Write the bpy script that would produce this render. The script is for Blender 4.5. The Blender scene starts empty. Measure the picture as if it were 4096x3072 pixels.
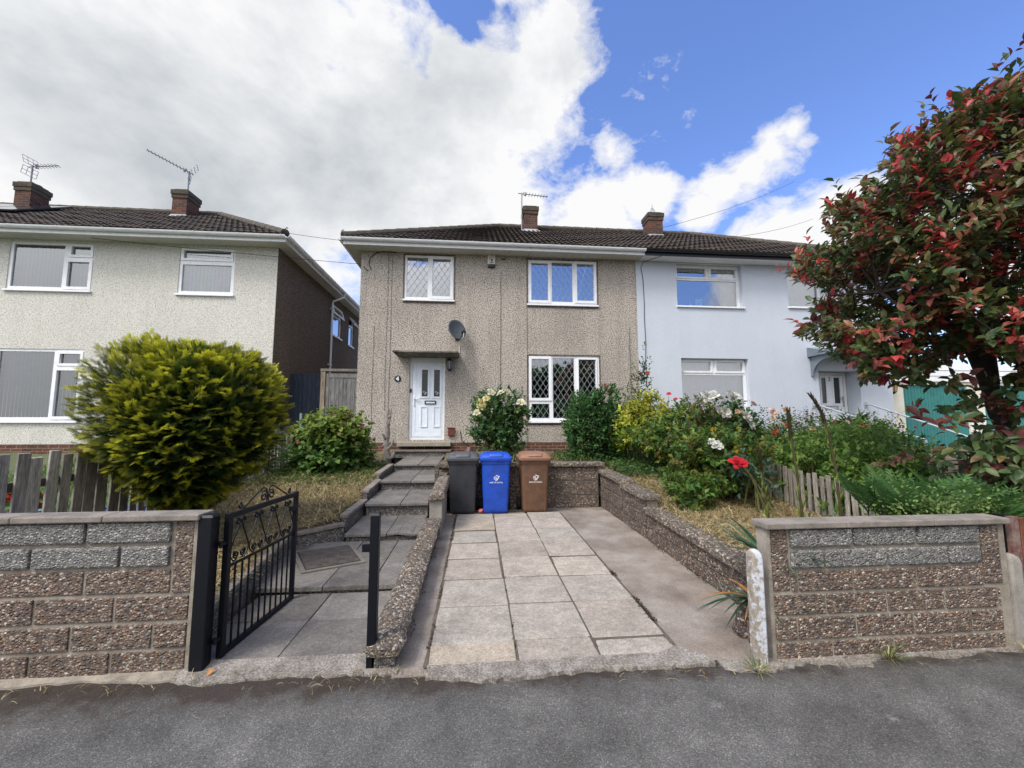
import bpy, math, random
import numpy as np
random.seed(4); RNG = np.random.default_rng(11)
C = bpy.context.scene.collection
sin, cos, pi, R = math.sin, math.cos, math.pi, math.radians
scene = bpy.context.scene
CAMZ = 1.63

# ------------------------------------------------------------------ mesh builder
class MB:
    def __init__(s): s.v = []; s.f = []; s.m = []; s.c = []
    def add(s, vs, fs, mi=0, col=None):
        b = len(s.v); s.v += [tuple(p) for p in vs]
        for f in fs: s.f.append([b + i for i in f]); s.m.append(mi); s.c.append(col)
    def box(s, x0, x1, y0, y1, z0, z1, mi=0, col=None):
        s.add([(x0,y0,z0),(x1,y0,z0),(x1,y1,z0),(x0,y1,z0),(x0,y0,z1),(x1,y0,z1),(x1,y1,z1),(x0,y1,z1)],
              [(0,3,2,1),(4,5,6,7),(0,1,5,4),(1,2,6,5),(2,3,7,6),(3,0,4,7)], mi, col)
    def hexa(s, p, mi=0, col=None):      # 8 points: bottom loop then top loop
        s.add(p, [(0,3,2,1),(4,5,6,7),(0,1,5,4),(1,2,6,5),(2,3,7,6),(3,0,4,7)], mi, col)
    def bar(s, a, b, w, h, mi=0, up=(0,0,1), col=None):   # box section from a to b
        a = np.array(a, float); b = np.array(b, float); d = b - a; d /= np.linalg.norm(d)
        u = np.array(up, float); sd = np.cross(d, u)
        if np.linalg.norm(sd) < 1e-5: sd = np.cross(d, (1,0,0))
        sd /= np.linalg.norm(sd); u = np.cross(sd, d)
        q = [(-w/2,-h/2),(w/2,-h/2),(w/2,h/2),(-w/2,h/2)]
        s.add([a+sd*i+u*j for i,j in q] + [b+sd*i+u*j for i,j in q],
              [(3,2,1,0),(4,5,6,7),(0,1,5,4),(1,2,6,5),(2,3,7,6),(3,0,4,7)], mi, col)
    def tube(s, pts, r, n=8, mi=0, col=None, cap=True):
        P = [np.array(p, float) for p in pts]; k = len(P)
        rr = r if hasattr(r, '__len__') else [r]*k
        t0 = P[1]-P[0]; ref = np.array((0,0,1.)) if abs(t0[2]) < .9*np.linalg.norm(t0) else np.array((1.,0,0))
        vs = []
        for i in range(k):
            t = P[min(i+1,k-1)] - P[max(i-1,0)]; L = np.linalg.norm(t); t = t/L if L > 1e-9 else t0
            a = np.cross(t, ref); a /= (np.linalg.norm(a)+1e-12); b = np.cross(a, t); ref = b
            for j in range(n):
                an = 2*pi*j/n; vs.append(P[i] + (a*cos(an)+b*sin(an))*rr[i])
        fs = []
        for i in range(k-1):
            for j in range(n):
                fs.append((i*n+j, i*n+(j+1)%n, (i+1)*n+(j+1)%n, (i+1)*n+j))
        if cap: fs.append(tuple(range(n))[::-1]); fs.append(tuple((k-1)*n+j for j in range(n)))
        s.add(vs, fs, mi, col)
    def lathe(s, prof, c, n=20, mi=0, col=None, axis='z'):
        vs = []
        for r, z in prof:
            for j in range(n):
                a = 2*pi*j/n
                p = (r*cos(a), r*sin(a), z)
                if axis == 'x': p = (z, r*cos(a), r*sin(a))
                if axis == 'y': p = (r*cos(a), z, r*sin(a))
                vs.append((c[0]+p[0], c[1]+p[1], c[2]+p[2]))
        fs = []; k = len(prof)
        for i in range(k-1):
            for j in range(n): fs.append((i*n+j, i*n+(j+1)%n, (i+1)*n+(j+1)%n, (i+1)*n+j))
        fs.append(tuple(range(n))[::-1]); fs.append(tuple((k-1)*n+j for j in range(n)))
        s.add(vs, fs, mi, col)
    def plate(s, x0, x1, z0, z1, y0, y1, holes=(), mi=0, edges=True):  # slab in XZ with rectangular holes
        xs = sorted({x0,x1,*[h[0] for h in holes],*[h[1] for h in holes]}); xs = [x for x in xs if x0-1e-6 <= x <= x1+1e-6]
        zs = sorted({z0,z1,*[h[2] for h in holes],*[h[3] for h in holes]}); zs = [z for z in zs if z0-1e-6 <= z <= z1+1e-6]
        for i in range(len(xs)-1):
            for j in range(len(zs)-1):
                cx, cz = (xs[i]+xs[i+1])/2, (zs[j]+zs[j+1])/2
                if any(h[0] < cx < h[1] and h[2] < cz < h[3] for h in holes): continue
                a, b, c, d = xs[i], xs[i+1], zs[j], zs[j+1]
                s.add([(a,y0,c),(b,y0,c),(b,y0,d),(a,y0,d),(a,y1,c),(b,y1,c),(b,y1,d),(a,y1,d)], [(0,1,2,3),(7,6,5,4)], mi)
        def ring(a, b, c, d, flip):
            q = [(a,c),(b,c),(b,d),(a,d)]
            for k in range(4):
                p, r = q[k], q[(k+1)%4]; vs = [(p[0],y0,p[1]),(r[0],y0,r[1]),(r[0],y1,r[1]),(p[0],y1,p[1])]
                s.add(vs, [(0,1,2,3) if flip else (3,2,1,0)], mi)
        if edges: ring(x0,x1,z0,z1,False)
        for h in holes: ring(h[0],h[1],h[2],h[3],True)
    def xform(s, fn): s.v = [tuple(fn(p)) for p in s.v]
    def build(s, name, mats, parent=None, smooth=False, bevel=0, angle=40):
        me = bpy.data.meshes.new(name); me.from_pydata(s.v, [], s.f)
        if not isinstance(mats, (list, tuple)): mats = [mats]
        for m in mats: me.materials.append(m)
        me.polygons.foreach_set('material_index', s.m)
        if any(c is not None for c in s.c):
            at = me.attributes.new('tint', 'FLOAT_COLOR', 'FACE')
            at.data.foreach_set('color', [x for c in s.c for x in ((*c, 1) if c is not None else (1,1,1,1))])
        if smooth:
            me.polygons.foreach_set('use_smooth', [True]*len(s.f)); me.set_sharp_from_angle(angle=R(angle))
        me.update(); me.validate()
        o = bpy.data.objects.new(name, me); C.objects.link(o)
        if parent is not None: o.parent = parent
        if bevel:
            b = o.modifiers.new('bevel', 'BEVEL'); b.width = bevel; b.segments = 2; b.limit_method = 'ANGLE'; b.angle_limit = R(40)
        return o

def tag(o, label, cat, group=None, kind=None):
    o['label'] = label; o['category'] = cat
    if group: o['group'] = group
    if kind: o['kind'] = kind
    return o
def thing(name, label, cat, loc=(0,0,0), group=None):
    o = bpy.data.objects.new(name, None); C.objects.link(o); o.location = loc; o.empty_display_size = .1
    return tag(o, label, cat, group)
def struct(o): o['kind'] = 'structure'; return o
def dup(root, loc, rotz=0., label=None, group=None):
    r = root.copy(); C.objects.link(r); r.location = loc; r.rotation_euler = (0,0,rotz)
    if label: r['label'] = label
    if group: r['group'] = group
    for ch in list(root.children):
        c = ch.copy(); C.objects.link(c); c.parent = r
        for g in list(ch.children):
            d = g.copy(); C.objects.link(d); d.parent = c
    return r

# ------------------------------------------------------------------ materials
def nd(nt, typ, ins=None, **props):
    n = nt.nodes.new('ShaderNode' + typ)
    for k, v in props.items(): setattr(n, k, v)
    for k, v in (ins or {}).items():
        s = n.inputs[k]
        if isinstance(v, bpy.types.NodeSocket): nt.links.new(v, s)
        else: s.default_value = v
    return n
def mth(nt, op, a, b=None, clamp=False):
    return nd(nt, 'Math', {0: a, **({1: b} if b is not None else {})}, operation=op, use_clamp=clamp).outputs[0]
def ramp(nt, fac, stops, interp='LINEAR'):
    n = nd(nt, 'ValToRGB', {0: fac}); e = n.color_ramp; e.interpolation = interp
    while len(e.elements) < len(stops): e.elements.new(.5)
    for el, (p, c) in zip(e.elements, stops):
        el.position = p; el.color = (*c, 1) if hasattr(c, '__len__') else (c, c, c, 1)
    return n.outputs[0]
def mix(nt, fac, a, b, mode='MIX'):
    n = nt.nodes.new('ShaderNodeMix'); n.data_type = 'RGBA'; n.blend_type = mode; n.clamp_factor = True
    for i, v in ((0, fac), (6, a), (7, b)):
        if isinstance(v, bpy.types.NodeSocket): nt.links.new(v, n.inputs[i])
        elif hasattr(v, '__len__') and i: n.inputs[i].default_value = (*v, 1)[:4]
        else: n.inputs[i].default_value = v if not i or hasattr(v, '__len__') else (v, v, v, 1)
    return n.outputs[2]
def noise(nt, vec, scale, detail=4, rough=.55, dist=0):
    return nd(nt, 'TexNoise', {'Vector': vec, 'Scale': scale, 'Detail': detail, 'Roughness': rough, 'Distortion': dist}).outputs[0]
def voro(nt, vec, scale, feature='F1', rnd=1.):
    return nd(nt, 'TexVoronoi', {'Vector': vec, 'Scale': scale, 'Randomness': rnd}, feature=feature)
class Mat:
    def __init__(s, name, col=(.5,.5,.5), rough=.8, metal=0., spec=.5):
        s.m = bpy.data.materials.new(name); s.m.use_nodes = True; s.nt = s.m.node_tree
        s.b = s.nt.nodes['Principled BSDF']; s.set('Base Color', (*col, 1)); s.set('Roughness', rough); s.set('Metallic', metal); s.set('Specular IOR Level', spec)
        s.p = nd(s.nt, 'NewGeometry').outputs['Position']
    def set(s, k, v):
        if isinstance(v, bpy.types.NodeSocket): s.nt.links.new(v, s.b.inputs[k])
        else: s.b.inputs[k].default_value = v
    def bump(s, h, strength=.5, dist=.01):
        s.set('Normal', nd(s.nt, 'Bump', {'Height': h, 'Strength': strength, 'Distance': dist}).outputs[0])
    def scaled(s, x, y, z): return nd(s.nt, 'Mapping', {'Vector': s.p, 'Scale': (x, y, z)}).outputs[0]
    def xz(s):      # 2-D wall coordinates (x+y, z)
        q = nd(s.nt, 'SeparateXYZ', {0: s.p})
        return nd(s.nt, 'CombineXYZ', {0: mth(s.nt, 'ADD', q.outputs[0], q.outputs[1]), 1: q.outputs[2]}).outputs[0]

def weathered(name, a, b, scale=6, rough=.85, fine=90, bump=.25, spec=.3, streak=None):
    m = Mat(name, rough=rough, spec=spec); nt = m.nt
    n1 = noise(nt, m.p, scale, 6, .65); n2 = noise(nt, m.p, fine, 3, .6)
    f = mth(nt, 'ADD', mth(nt, 'MULTIPLY', n1, .65), mth(nt, 'MULTIPLY', n2, .35))
    m.set('Base Color', ramp(nt, f, [(.36, a), (.64, b)])); m.bump(n2, bump, .004)
    return m.m
def tinted(name, scale=30, amt=.5, rough=.85, bump=.4, streak=(1,1,1), spec=.3, grain=0):   # base colour = per-face tint x grain
    m = Mat(name, rough=rough, spec=spec); nt = m.nt
    at = nd(nt, 'Attribute', attribute_name='tint').outputs[0]
    v = m.scaled(*streak); n = noise(nt, v, scale, 6, .65); n2 = noise(nt, v, scale*5, 3, .6)
    g = ramp(nt, n, [(.3, 1-amt), (.7, 1+amt*.3)])
    g2 = ramp(nt, n2, [(.35, 1-amt*.6), (.65, 1+amt*.2)])
    gv = nd(nt, 'SeparateColor', {0: voro(nt, v, grain).outputs['Color']}).outputs[0] if grain else None
    col = mix(nt, 1., mix(nt, 1., at, g, 'MULTIPLY'), g2, 'MULTIPLY')
    if grain: col = mix(nt, 1., col, ramp(nt, gv, [(0., .76), (.5, 1.), (1., 1.20)]), 'MULTIPLY')
    m.set('Base Color', col); m.bump(n2, bump, .004)
    return m.m

def pebbledash(name, light, mid, dark, scale=30, thr=.5, stain=.25):
    m = Mat(name, rough=.95, spec=.15); nt = m.nt
    n = noise(nt, m.p, scale, 2.5, .6); v = voro(nt, m.p, scale*1.6)
    big = noise(nt, m.p, .7, 4, .6)
    c = ramp(nt, n, [(thr-.09, dark), (thr-.02, mid), (thr+.08, light)])
    c = mix(nt, .35, c, ramp(nt, v.outputs['Color'], [(.2, dark), (.5, mid), (.8, light)]))
    sc = nd(nt, 'SeparateXYZ', {0: m.scaled(3, 3, .25)}); drip = noise(nt, m.scaled(4, 4, .35), 1, 4, .6)
    c = mix(nt, ramp(nt, mth(nt, 'ADD', mth(nt, 'MULTIPLY', big, .5), mth(nt, 'MULTIPLY', drip, .5)), [(.45, 0.), (.7, stain)]), c, dark)
    m.set('Base Color', c); m.bump(n, .8, .012); return m.m
MAT = {}
MAT['dash'] = pebbledash('pebbledash', (.57,.515,.45), (.33,.29,.252), (.088,.076,.068), 36, .48, .4)
MAT['dash_white'] = pebbledash('pebbledash_white', (.70,.68,.62), (.56,.54,.49), (.26,.25,.23), 34, .45, .2)
MAT['dash_brown'] = pebbledash('pebbledash_brown', (.21,.165,.13), (.12,.092,.074), (.042,.034,.029), 36, .49)
m = Mat('painted_render', rough=.85, spec=.2); n = noise(m.nt, m.p, 45, 4, .6); n2 = mth(m.nt, 'ADD', mth(m.nt, 'MULTIPLY', noise(m.nt, m.p, .9, 6, .65), .6), mth(m.nt, 'MULTIPLY', noise(m.nt, m.scaled(3,3,.3), 1., 5, .65), .4))
m.set('Base Color', mix(m.nt, ramp(m.nt, n2, [(.42, 0.), (.70, .4)]), ramp(m.nt, n, [(.3, (.49,.53,.60)), (.7, (.565,.605,.675))]), (.41,.44,.49))); m.bump(n, .35, .004); MAT['render'] = m.m
MAT['cream_render'] = weathered('cream_render', (.62,.58,.48), (.76,.72,.62), 3, .9, 60)
def brick(name, a, b, mortar, w=.225, h=.075):
    m = Mat(name, rough=.9, spec=.2); nt = m.nt
    bt = nd(nt, 'TexBrick', {'Vector': m.xz(), 'Color1': (*a,1), 'Color2': (*b,1), 'Mortar': (*mortar,1), 'Scale': 1., 'Mortar Size': .006, 'Mortar Smooth': .3, 'Bias': 0., 'Brick Width': w, 'Row Height': h})
    n = noise(nt, m.p, 40, 4, .6); big = noise(nt, m.p, 3, 4, .6)
    c = mix(nt, 1., bt.outputs[0], ramp(nt, n, [(.3, .55), (.7, 1.2)]), 'MULTIPLY')
    c = mix(nt, ramp(nt, big, [(.5, 0.), (.8, .6)]), c, (.03,.025,.022))
    m.set('Base Color', c); m.bump(mth(nt, 'SUBTRACT', n, bt.outputs[1]), .6, .008); return m.m
MAT['brick'] = brick('red_brick', (.20,.075,.045), (.11,.05,.036), (.30,.27,.23))
MAT['brick_chimney'] = brick('chimney_brick', (.16,.066,.045), (.075,.042,.034), (.16,.145,.125))
MAT['brick_cap'] = brick('chimney_cap_brick', (.115,.09,.066), (.065,.052,.042), (.10,.09,.075))
MAT['roof'] = tinted('roof_tile', 9, .6, .85, .5)
MAT['ridge'] = weathered('ridge_tile', (.05,.042,.035), (.12,.10,.08), 8)
MAT['lead'] = weathered('lead_flashing', (.25,.26,.28), (.55,.56,.57), 14, .6)
def plastic(name, col, rough=.35, var=.12, sc=9):
    m = Mat(name, rough=rough); n = noise(m.nt, m.p, sc, 5, .65)
    m.set('Base Color', mix(m.nt, ramp(m.nt, n, [(.42, 0.), (.75, 1.)]), col, tuple(x*(1-var*2) for x in col)))
    m.set('Roughness', ramp(m.nt, n, [(.3, rough-.05), (.7, rough+.15)])); return m.m
MAT['upvc'] = plastic('white_upvc', (.80,.81,.83), .3, .06)
MAT['upvc_blue'] = plastic('white_door_upvc', (.74,.79,.86), .3, .05)
MAT['soffit'] = plastic('cream_soffit', (.55,.53,.48), .5, .1)
MAT['black_plastic'] = plastic('black_plastic', (.012,.012,.014), .3, .1)
MAT['black_paint'] = plastic('black_gate_paint', (.004,.005,.009), .42, .3, 25); MAT['black_paint'].node_tree.nodes['Principled BSDF'].inputs['Specular IOR Level'].default_value = .3
MAT['grey_paint'] = plastic('grey_paint', (.16,.19,.23), .4)
MAT['galv'] = plastic('galvanised_steel', (.36,.40,.43), .4)
MAT['steel'] = Mat('aerial_steel', (.22,.22,.24), .45, .6).m
MAT['wire'] = Mat('black_cable', (.012,.012,.012), .6).m
MAT['white_wire'] = Mat('white_cable', (.7,.68,.6), .5).m
MAT['bin_grey'] = plastic('grey_bin_plastic', (.038,.040,.047), .45, .25, 8)
MAT['bin_grey_lid'] = plastic('grey_bin_lid', (.085,.088,.096), .45, .15, 14)
MAT['bin_blue'] = plastic('blue_bin_plastic', (.014,.080,.52), .40, .2, 8)
MAT['bin_brown'] = plastic('brown_bin_plastic', (.15,.076,.043), .42, .2, 8)
MAT['bin_brown_lid'] = plastic('brown_bin_lid_plastic', (.27,.135,.085), .45, .12, 14)
MAT['white_print'] = Mat('white_print', (.75,.76,.8), .5).m
MAT['faded_print'] = Mat('faded_print', (.10,.09,.16), .6).m
MAT['pale_print'] = Mat('pale_brown_print', (.17,.12,.12), .6).m
MAT['navy_print'] = Mat('navy_print', (.02,.022,.06), .6).m
MAT['rubber'] = Mat('tyre_rubber', (.01,.01,.011), .8).m
MAT['alarm_cream'] = plastic('alarm_cream', (.68,.66,.55), .4)
MAT['rust_red'] = plastic('red_vent_plastic', (.15,.035,.025), .5, .25, 20)
MAT['brass'] = Mat('lamp_amber_glass', (.45,.32,.12), .3).m
MAT['frost'] = Mat('frosted_glass', (.25,.27,.29), .25).m
MAT['dish'] = plastic('dish_grey', (.055,.065,.08), .5, .1, 30)
MAT['teal'] = plastic('teal_door_paint', (.028,.185,.172), .5, .12, 4)
MAT['interior'] = Mat('room_plaster', (.22,.22,.22), .9).m
MAT['net'] = weathered('net_curtain', (.62,.63,.65), (.78,.78,.78), 5, .9, 40, .1)
def glass(name, refl):
    m = bpy.data.materials.new(name); m.use_nodes = True; nt = m.node_tree; nt.nodes.remove(nt.nodes['Principled BSDF'])
    tr = nd(nt, 'BsdfTransparent', {0: (.86,.90,.90,1)}); gl = nd(nt, 'BsdfGlossy', {0: (.92,.95,1,1), 'Roughness': .004})
    lw = nd(nt, 'LayerWeight', {0: .35}); f = mth(nt, 'ADD', mth(nt, 'MULTIPLY', lw.outputs['Fresnel'], .9), refl, True)
    p = nd(nt, 'NewGeometry').outputs['Position']; bp = nd(nt, 'Bump', {'Height': noise(nt, p, 1.3, 2, .5), 'Strength': .12, 'Distance': .05})
    nt.links.new(bp.outputs[0], gl.inputs['Normal'])
    ms = nd(nt, 'MixShader', {0: f, 1: tr.outputs[0], 2: gl.outputs[0]})
    nt.links.new(ms.outputs[0], nt.nodes['Material Output'].inputs[0]); return m
MAT['glass'] = glass('window_glass', .34)
MAT['glass_soft'] = glass('window_glass_soft', .14)
MAT['door_glass'] = Mat('leaded_glass', (.035,.045,.045), .12).m
MAT['lead_came'] = Mat('lattice_lead', (.34,.37,.40), .5).m
MAT['canopy'] = weathered('stained_canopy_concrete', (.035,.032,.028), (.27,.25,.22), 5, .95, 60, .7)
MAT['red_glass'] = Mat('red_stained_glass', (.20,.012,.012), .2).m
MAT['green_glass'] = Mat('green_stained_glass', (.012,.05,.025), .2).m
def pebbles(name, cols, gap, scale=40, bump=1.):
    m = Mat(name, rough=.75, spec=.35); nt = m.nt
    wob = noise(nt, m.p, 20, 2); vec = nd(nt, 'VectorMath', {0: m.scaled(1, 1, 1.35), 1: nd(nt, 'Mapping', {'Vector': nd(nt, 'CombineXYZ', {0: wob, 1: wob, 2: wob}).outputs[0], 'Scale': (.012,.012,.012)}).outputs[0]}, operation='ADD').outputs[0]
    v = voro(nt, vec, scale); e = voro(nt, vec, scale, 'DISTANCE_TO_EDGE')
    sep = nd(nt, 'SeparateColor', {0: v.outputs['Color']})
    k = len(cols); c = ramp(nt, sep.outputs[0], [((i+.5)/k, q) for i, q in enumerate(cols)], 'CONSTANT')
    c = mix(nt, 1., c, ramp(nt, sep.outputs[1], [(0, .7), (1, 1.25)]), 'MULTIPLY')
    c = mix(nt, ramp(nt, e.outputs[0], [(.03, 1.), (.13, 0.)]), c, gap)
    big = noise(nt, m.p, 2.2, 4, .6); c = mix(nt, ramp(nt, big, [(.48, 0.), (.8, .55)]), c, gap)
    m.set('Base Color', c); m.bump(ramp(nt, v.outputs[0], [(0., 1.), (.5, 0.)]), bump, .012); return m.m
PC = [(.19,.135,.105),(.29,.20,.14),(.13,.09,.075),(.37,.30,.23),(.24,.17,.13),(.16,.115,.095),(.43,.38,.32),(.25,.155,.10),(.12,.10,.092),(.32,.25,.20),(.22,.19,.17)]
MAT['pebble'] = pebbles('pebble_block', PC, (.070,.053,.045), 42)
MAT['pebble_dark'] = pebbles('dark_pebble_block', [tuple(x*.85+.015 for x in c) for c in PC], (.036,.028,.023), 34)
MAT['pebble_grey'] = pebbles('grey_pebble_slab', [(.27,.25,.225),(.18,.165,.15),(.34,.31,.28),(.14,.13,.12),(.22,.20,.18)], (.05,.046,.042), 46)
MAT['pebble_cap'] = pebbles('pebble_coping', [(.28,.22,.16),(.15,.12,.095),(.42,.37,.31),(.22,.17,.13),(.11,.095,.085),(.34,.26,.18)], (.042,.035,.03), 36, 1.)
MAT['split'] = pebbles('split_grey_block', [(.24,.235,.22),(.34,.33,.31),(.18,.175,.168),(.29,.28,.26)], (.085,.08,.076), 48, 1.)
MAT['mortar'] = weathered('mortar', (.16,.135,.108), (.36,.32,.268), 9, .95, 120, .6)
MAT['coping'] = weathered('coping_concrete', (.13,.115,.10), (.29,.255,.22), 7, .95, 110, .6)
MAT['concrete'] = weathered('old_concrete', (.17,.155,.135), (.36,.335,.30), 5, .95, 120, .6)
MAT['sill_stone'] = weathered('stone_sill', (.24,.21,.17), (.36,.32,.26), 7, .9, 90, .4)
MAT['slab'] = tinted('driveway_slab', 5, .30, .9, .35, grain=130)
MAT['path_slab'] = tinted('path_slab', 6, .34, .9, .35, grain=140)
MAT['joint'] = weathered('slab_joint', (.055,.044,.035), (.15,.125,.10), 12, 1., 80, .5)
MAT['wood'] = tinted('weathered_wood', 6, .6, .9, .5, (5,5,.6))
MAT['post_white'] = None
MAT['blind'] = tinted('grey_blind', 3, .25, .9, .05)
MAT['blind_pale'] = tinted('pale_blind', 3, .2, .9, .05)

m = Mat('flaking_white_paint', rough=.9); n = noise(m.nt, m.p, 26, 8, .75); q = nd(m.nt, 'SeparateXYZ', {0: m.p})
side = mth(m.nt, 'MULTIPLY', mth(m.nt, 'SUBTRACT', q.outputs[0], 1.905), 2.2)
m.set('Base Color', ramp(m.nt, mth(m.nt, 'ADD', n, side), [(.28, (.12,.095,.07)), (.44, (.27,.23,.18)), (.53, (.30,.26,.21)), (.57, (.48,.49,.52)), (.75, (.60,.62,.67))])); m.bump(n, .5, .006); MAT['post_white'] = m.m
m = Mat('iron_cover', rough=.65, metal=.15); n = noise(m.nt, m.p, 12, 5, .6); m.set('Base Color', ramp(m.nt, n, [(.35, (.052,.042,.037)), (.65, (.105,.087,.077))])); MAT['iron'] = m.m

# asphalt
m = Mat('asphalt', rough=.9, spec=.25); nt = m.nt; p = m.p
st = voro(nt, p, 190); sc = nd(nt, 'SeparateColor', {0: st.outputs['Color']})
n1 = noise(nt, p, 1.1, 6, .65); n2 = noise(nt, p, 60, 3, .6); n3 = noise(nt, p, 4.5, 5, .7)
c = ramp(nt, sc.outputs[0], [(0, (.070,.068,.065)), (.5, (.117,.112,.104)), (.9, (.158,.15,.138)), (.975, (.24,.23,.215))])
c = mix(nt, 1., c, ramp(nt, n1, [(.33, .60), (.66, 1.20)]), 'MULTIPLY'); c = mix(nt, 1., c, ramp(nt, n3, [(.3, .75), (.7, 1.15)]), 'MULTIPLY')
q = nd(nt, 'SeparateXYZ', {0: p}); edge = mth(nt, 'ADD', mth(nt, 'MULTIPLY', mth(nt, 'SUBTRACT', q.outputs[1], 2.52), 3.4), mth(nt, 'MULTIPLY', mth(nt, 'SUBTRACT', n3, .5), 3.))
c = mix(nt, ramp(nt, edge, [(.25, 0.), (.95, .85)]), c, (.035,.024,.019))
gum = voro(nt, nd(nt, 'Mapping', {'Vector': p, 'Rotation': (0,0,.4)}).outputs[0], 2.1); gn = noise(nt, p, 55, 3, .7)
gm = mth(nt, 'ADD', gum.outputs[0], mth(nt, 'MULTIPLY', gn, .28))
c = mix(nt, ramp(nt, gm, [(.165, .55), (.215, 0.)]), c, (.25,.25,.24))
m.set('Base Color', c); m.bump(mth(nt, 'ADD', n2, mth(nt, 'MULTIPLY', st.outputs[0], .5)), .7, .006); MAT['asphalt'] = m.m
m = Mat('rough_kerb', rough=.95); nt = m.nt; n = noise(nt, m.p, 9, 6, .7); n2 = noise(nt, m.p, 70, 4, .7)
f = mth(nt, 'ADD', mth(nt, 'MULTIPLY', n, .4), mth(nt, 'MULTIPLY', n2, .6))
m.set('Base Color', ramp(nt, f, [(.37, (.085,.07,.058)), (.48, (.19,.165,.142)), (.62, (.37,.345,.31))])); m.bump(f, .9, .012); MAT['kerb'] = m.m
m = Mat('side_concrete', rough=.9); nt = m.nt; n = noise(nt, m.p, 2.2, 6, .65); n2 = noise(nt, m.p, 80, 3, .6); v = voro(nt, m.p, 190); sc = nd(nt, 'SeparateColor', {0: v.outputs['Color']})
c = ramp(nt, n, [(.32, (.165,.13,.103)), (.5, (.255,.213,.178)), (.68, (.35,.31,.268))])
c = mix(nt, ramp(nt, sc.outputs[0], [(.9, 0.), (.95, .35)]), c, (.42,.38,.33)); c = mix(nt, 1., c, ramp(nt, n2, [(.3, .7), (.7, 1.15)]), 'MULTIPLY')
m.set('Base Color', c); m.bump(n2, .5, .004); MAT['side_concrete'] = m.m
m = Mat('soil', rough=1.); nt = m.nt; n = noise(nt, m.p, 3, 6, .65); n2 = noise(nt, m.p, 45, 4, .7)
f = mth(nt, 'ADD', mth(nt, 'MULTIPLY', n, .6), mth(nt, 'MULTIPLY', n2, .4))
m.set('Base Color', ramp(nt, f, [(.35, (.05,.04,.025)), (.5, (.13,.10,.055)), (.65, (.20,.16,.085))])); m.bump(n2, .8, .02); MAT['soil'] = m.m
m = Mat('meadow', rough=1.); nt = m.nt; n = noise(nt, m.p, 1.5, 6, .65); m.set('Base Color', ramp(nt, n, [(.3, (.05,.07,.025)), (.7, (.10,.11,.05))])); MAT['meadow'] = m.m
def leafmat(name, rough=.5, trans=.3, spec=.4):
    m = bpy.data.materials.new(name); m.use_nodes = True; nt = m.node_tree; b = nt.nodes['Principled BSDF']
    at = nd(nt, 'Attribute', attribute_name='tint').outputs[0]; p = nd(nt, 'NewGeometry').outputs['Position']
    c = mix(nt, 1., at, ramp(nt, noise(nt, p, 22, 3), [(.3, .72), (.7, 1.22)]), 'MULTIPLY')
    nt.links.new(c, b.inputs['Base Color']); b.inputs['Roughness'].default_value = rough; b.inputs['Specular IOR Level'].default_value = spec
    tl = nd(nt, 'BsdfTranslucent', {0: c}); ms = nd(nt, 'MixShader', {0: trans, 1: b.outputs[0], 2: tl.outputs[0]})
    nt.links.new(ms.outputs[0], nt.nodes['Material Output'].inputs[0]); return m
MAT['leaf'] = leafmat('leaf', .55, .42, .3); MAT['leaf_gloss'] = leafmat('glossy_leaf', .42, .25, .35); MAT['straw'] = leafmat('straw', .8, .2, .2); MAT['petal'] = leafmat('petal', .6, .35, .2)
MAT['bark'] = weathered('bark', (.02,.016,.013), (.07,.055,.045), 12, .95, 60, .9)
MAT['dead_bark'] = weathered('dead_bark', (.14,.12,.10), (.36,.32,.28), 12, .95, 60, .9)
MAT['stem'] = weathered('green_stem', (.05,.06,.02), (.12,.11,.04), 20, .8)
# ------------------------------------------------------------------ text and flat marks
def text_mesh(body, size, mi=0, align='CENTER', sx=1., bold=0.):
    cu = bpy.data.curves.new('lettering', 'FONT'); cu.body = body; cu.size = size; cu.align_x = align; cu.extrude = .0015; cu.offset = bold
    o = bpy.data.objects.new('lettering', cu); C.objects.link(o); bpy.context.view_layer.update()
    me = bpy.data.meshes.new_from_object(o.evaluated_get(bpy.context.evaluated_depsgraph_get()))
    mb = MB(); mb.add([(v.co.x*sx, -v.co.z, v.co.y) for v in me.vertices], [tuple(p.vertices) for p in me.polygons], mi)
    bpy.data.objects.remove(o); bpy.data.curves.remove(cu); bpy.data.meshes.remove(me); return mb
def lettering(name, body, size, at, mat_, parent=None, sx=1., bold=0.):
    mb = text_mesh(body, size, sx=sx, bold=bold); mb.xform(lambda p: (p[0]+at[0], p[1]+at[1], p[2]+at[2])); return mb.build(name, mat_, parent)

# ------------------------------------------------------------------ houses (front wall plane Y = FY)
FY = 10.5
def lattice(rects, y, sw, sh, w=.007):
    mb = MB()
    for (a, b, c, d) in rects:
        cx, cz = (a+b)/2, (c+d)/2; k = sh/sw
        for sg in (1, -1):
            # lines z = sg*k*(x - x0) ; horizontally spaced by sw
            n = int((b-a)/sw + (d-c)/sh) + 3
            for i in range(-n, n+1):
                x0 = cx + i*sw
                # param: points at z=c and z=d
                pts = []
                xa = x0 + sg*(c-cz)/k; xb = x0 + sg*(d-cz)/k
                t0, t1 = 0., 1.; dx = xb-xa
                ta, tb = sorted(((a-xa)/dx, (b-xa)/dx)); t0 = max(t0, ta); t1 = min(t1, tb)
                if t1 - t0 < .02: continue
                mb.bar((xa+dx*t0, y, c+(d-c)*t0), (xa+dx*t1, y, c+(d-c)*t1), w, .004, up=(0,1,0))
    return mb
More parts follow.
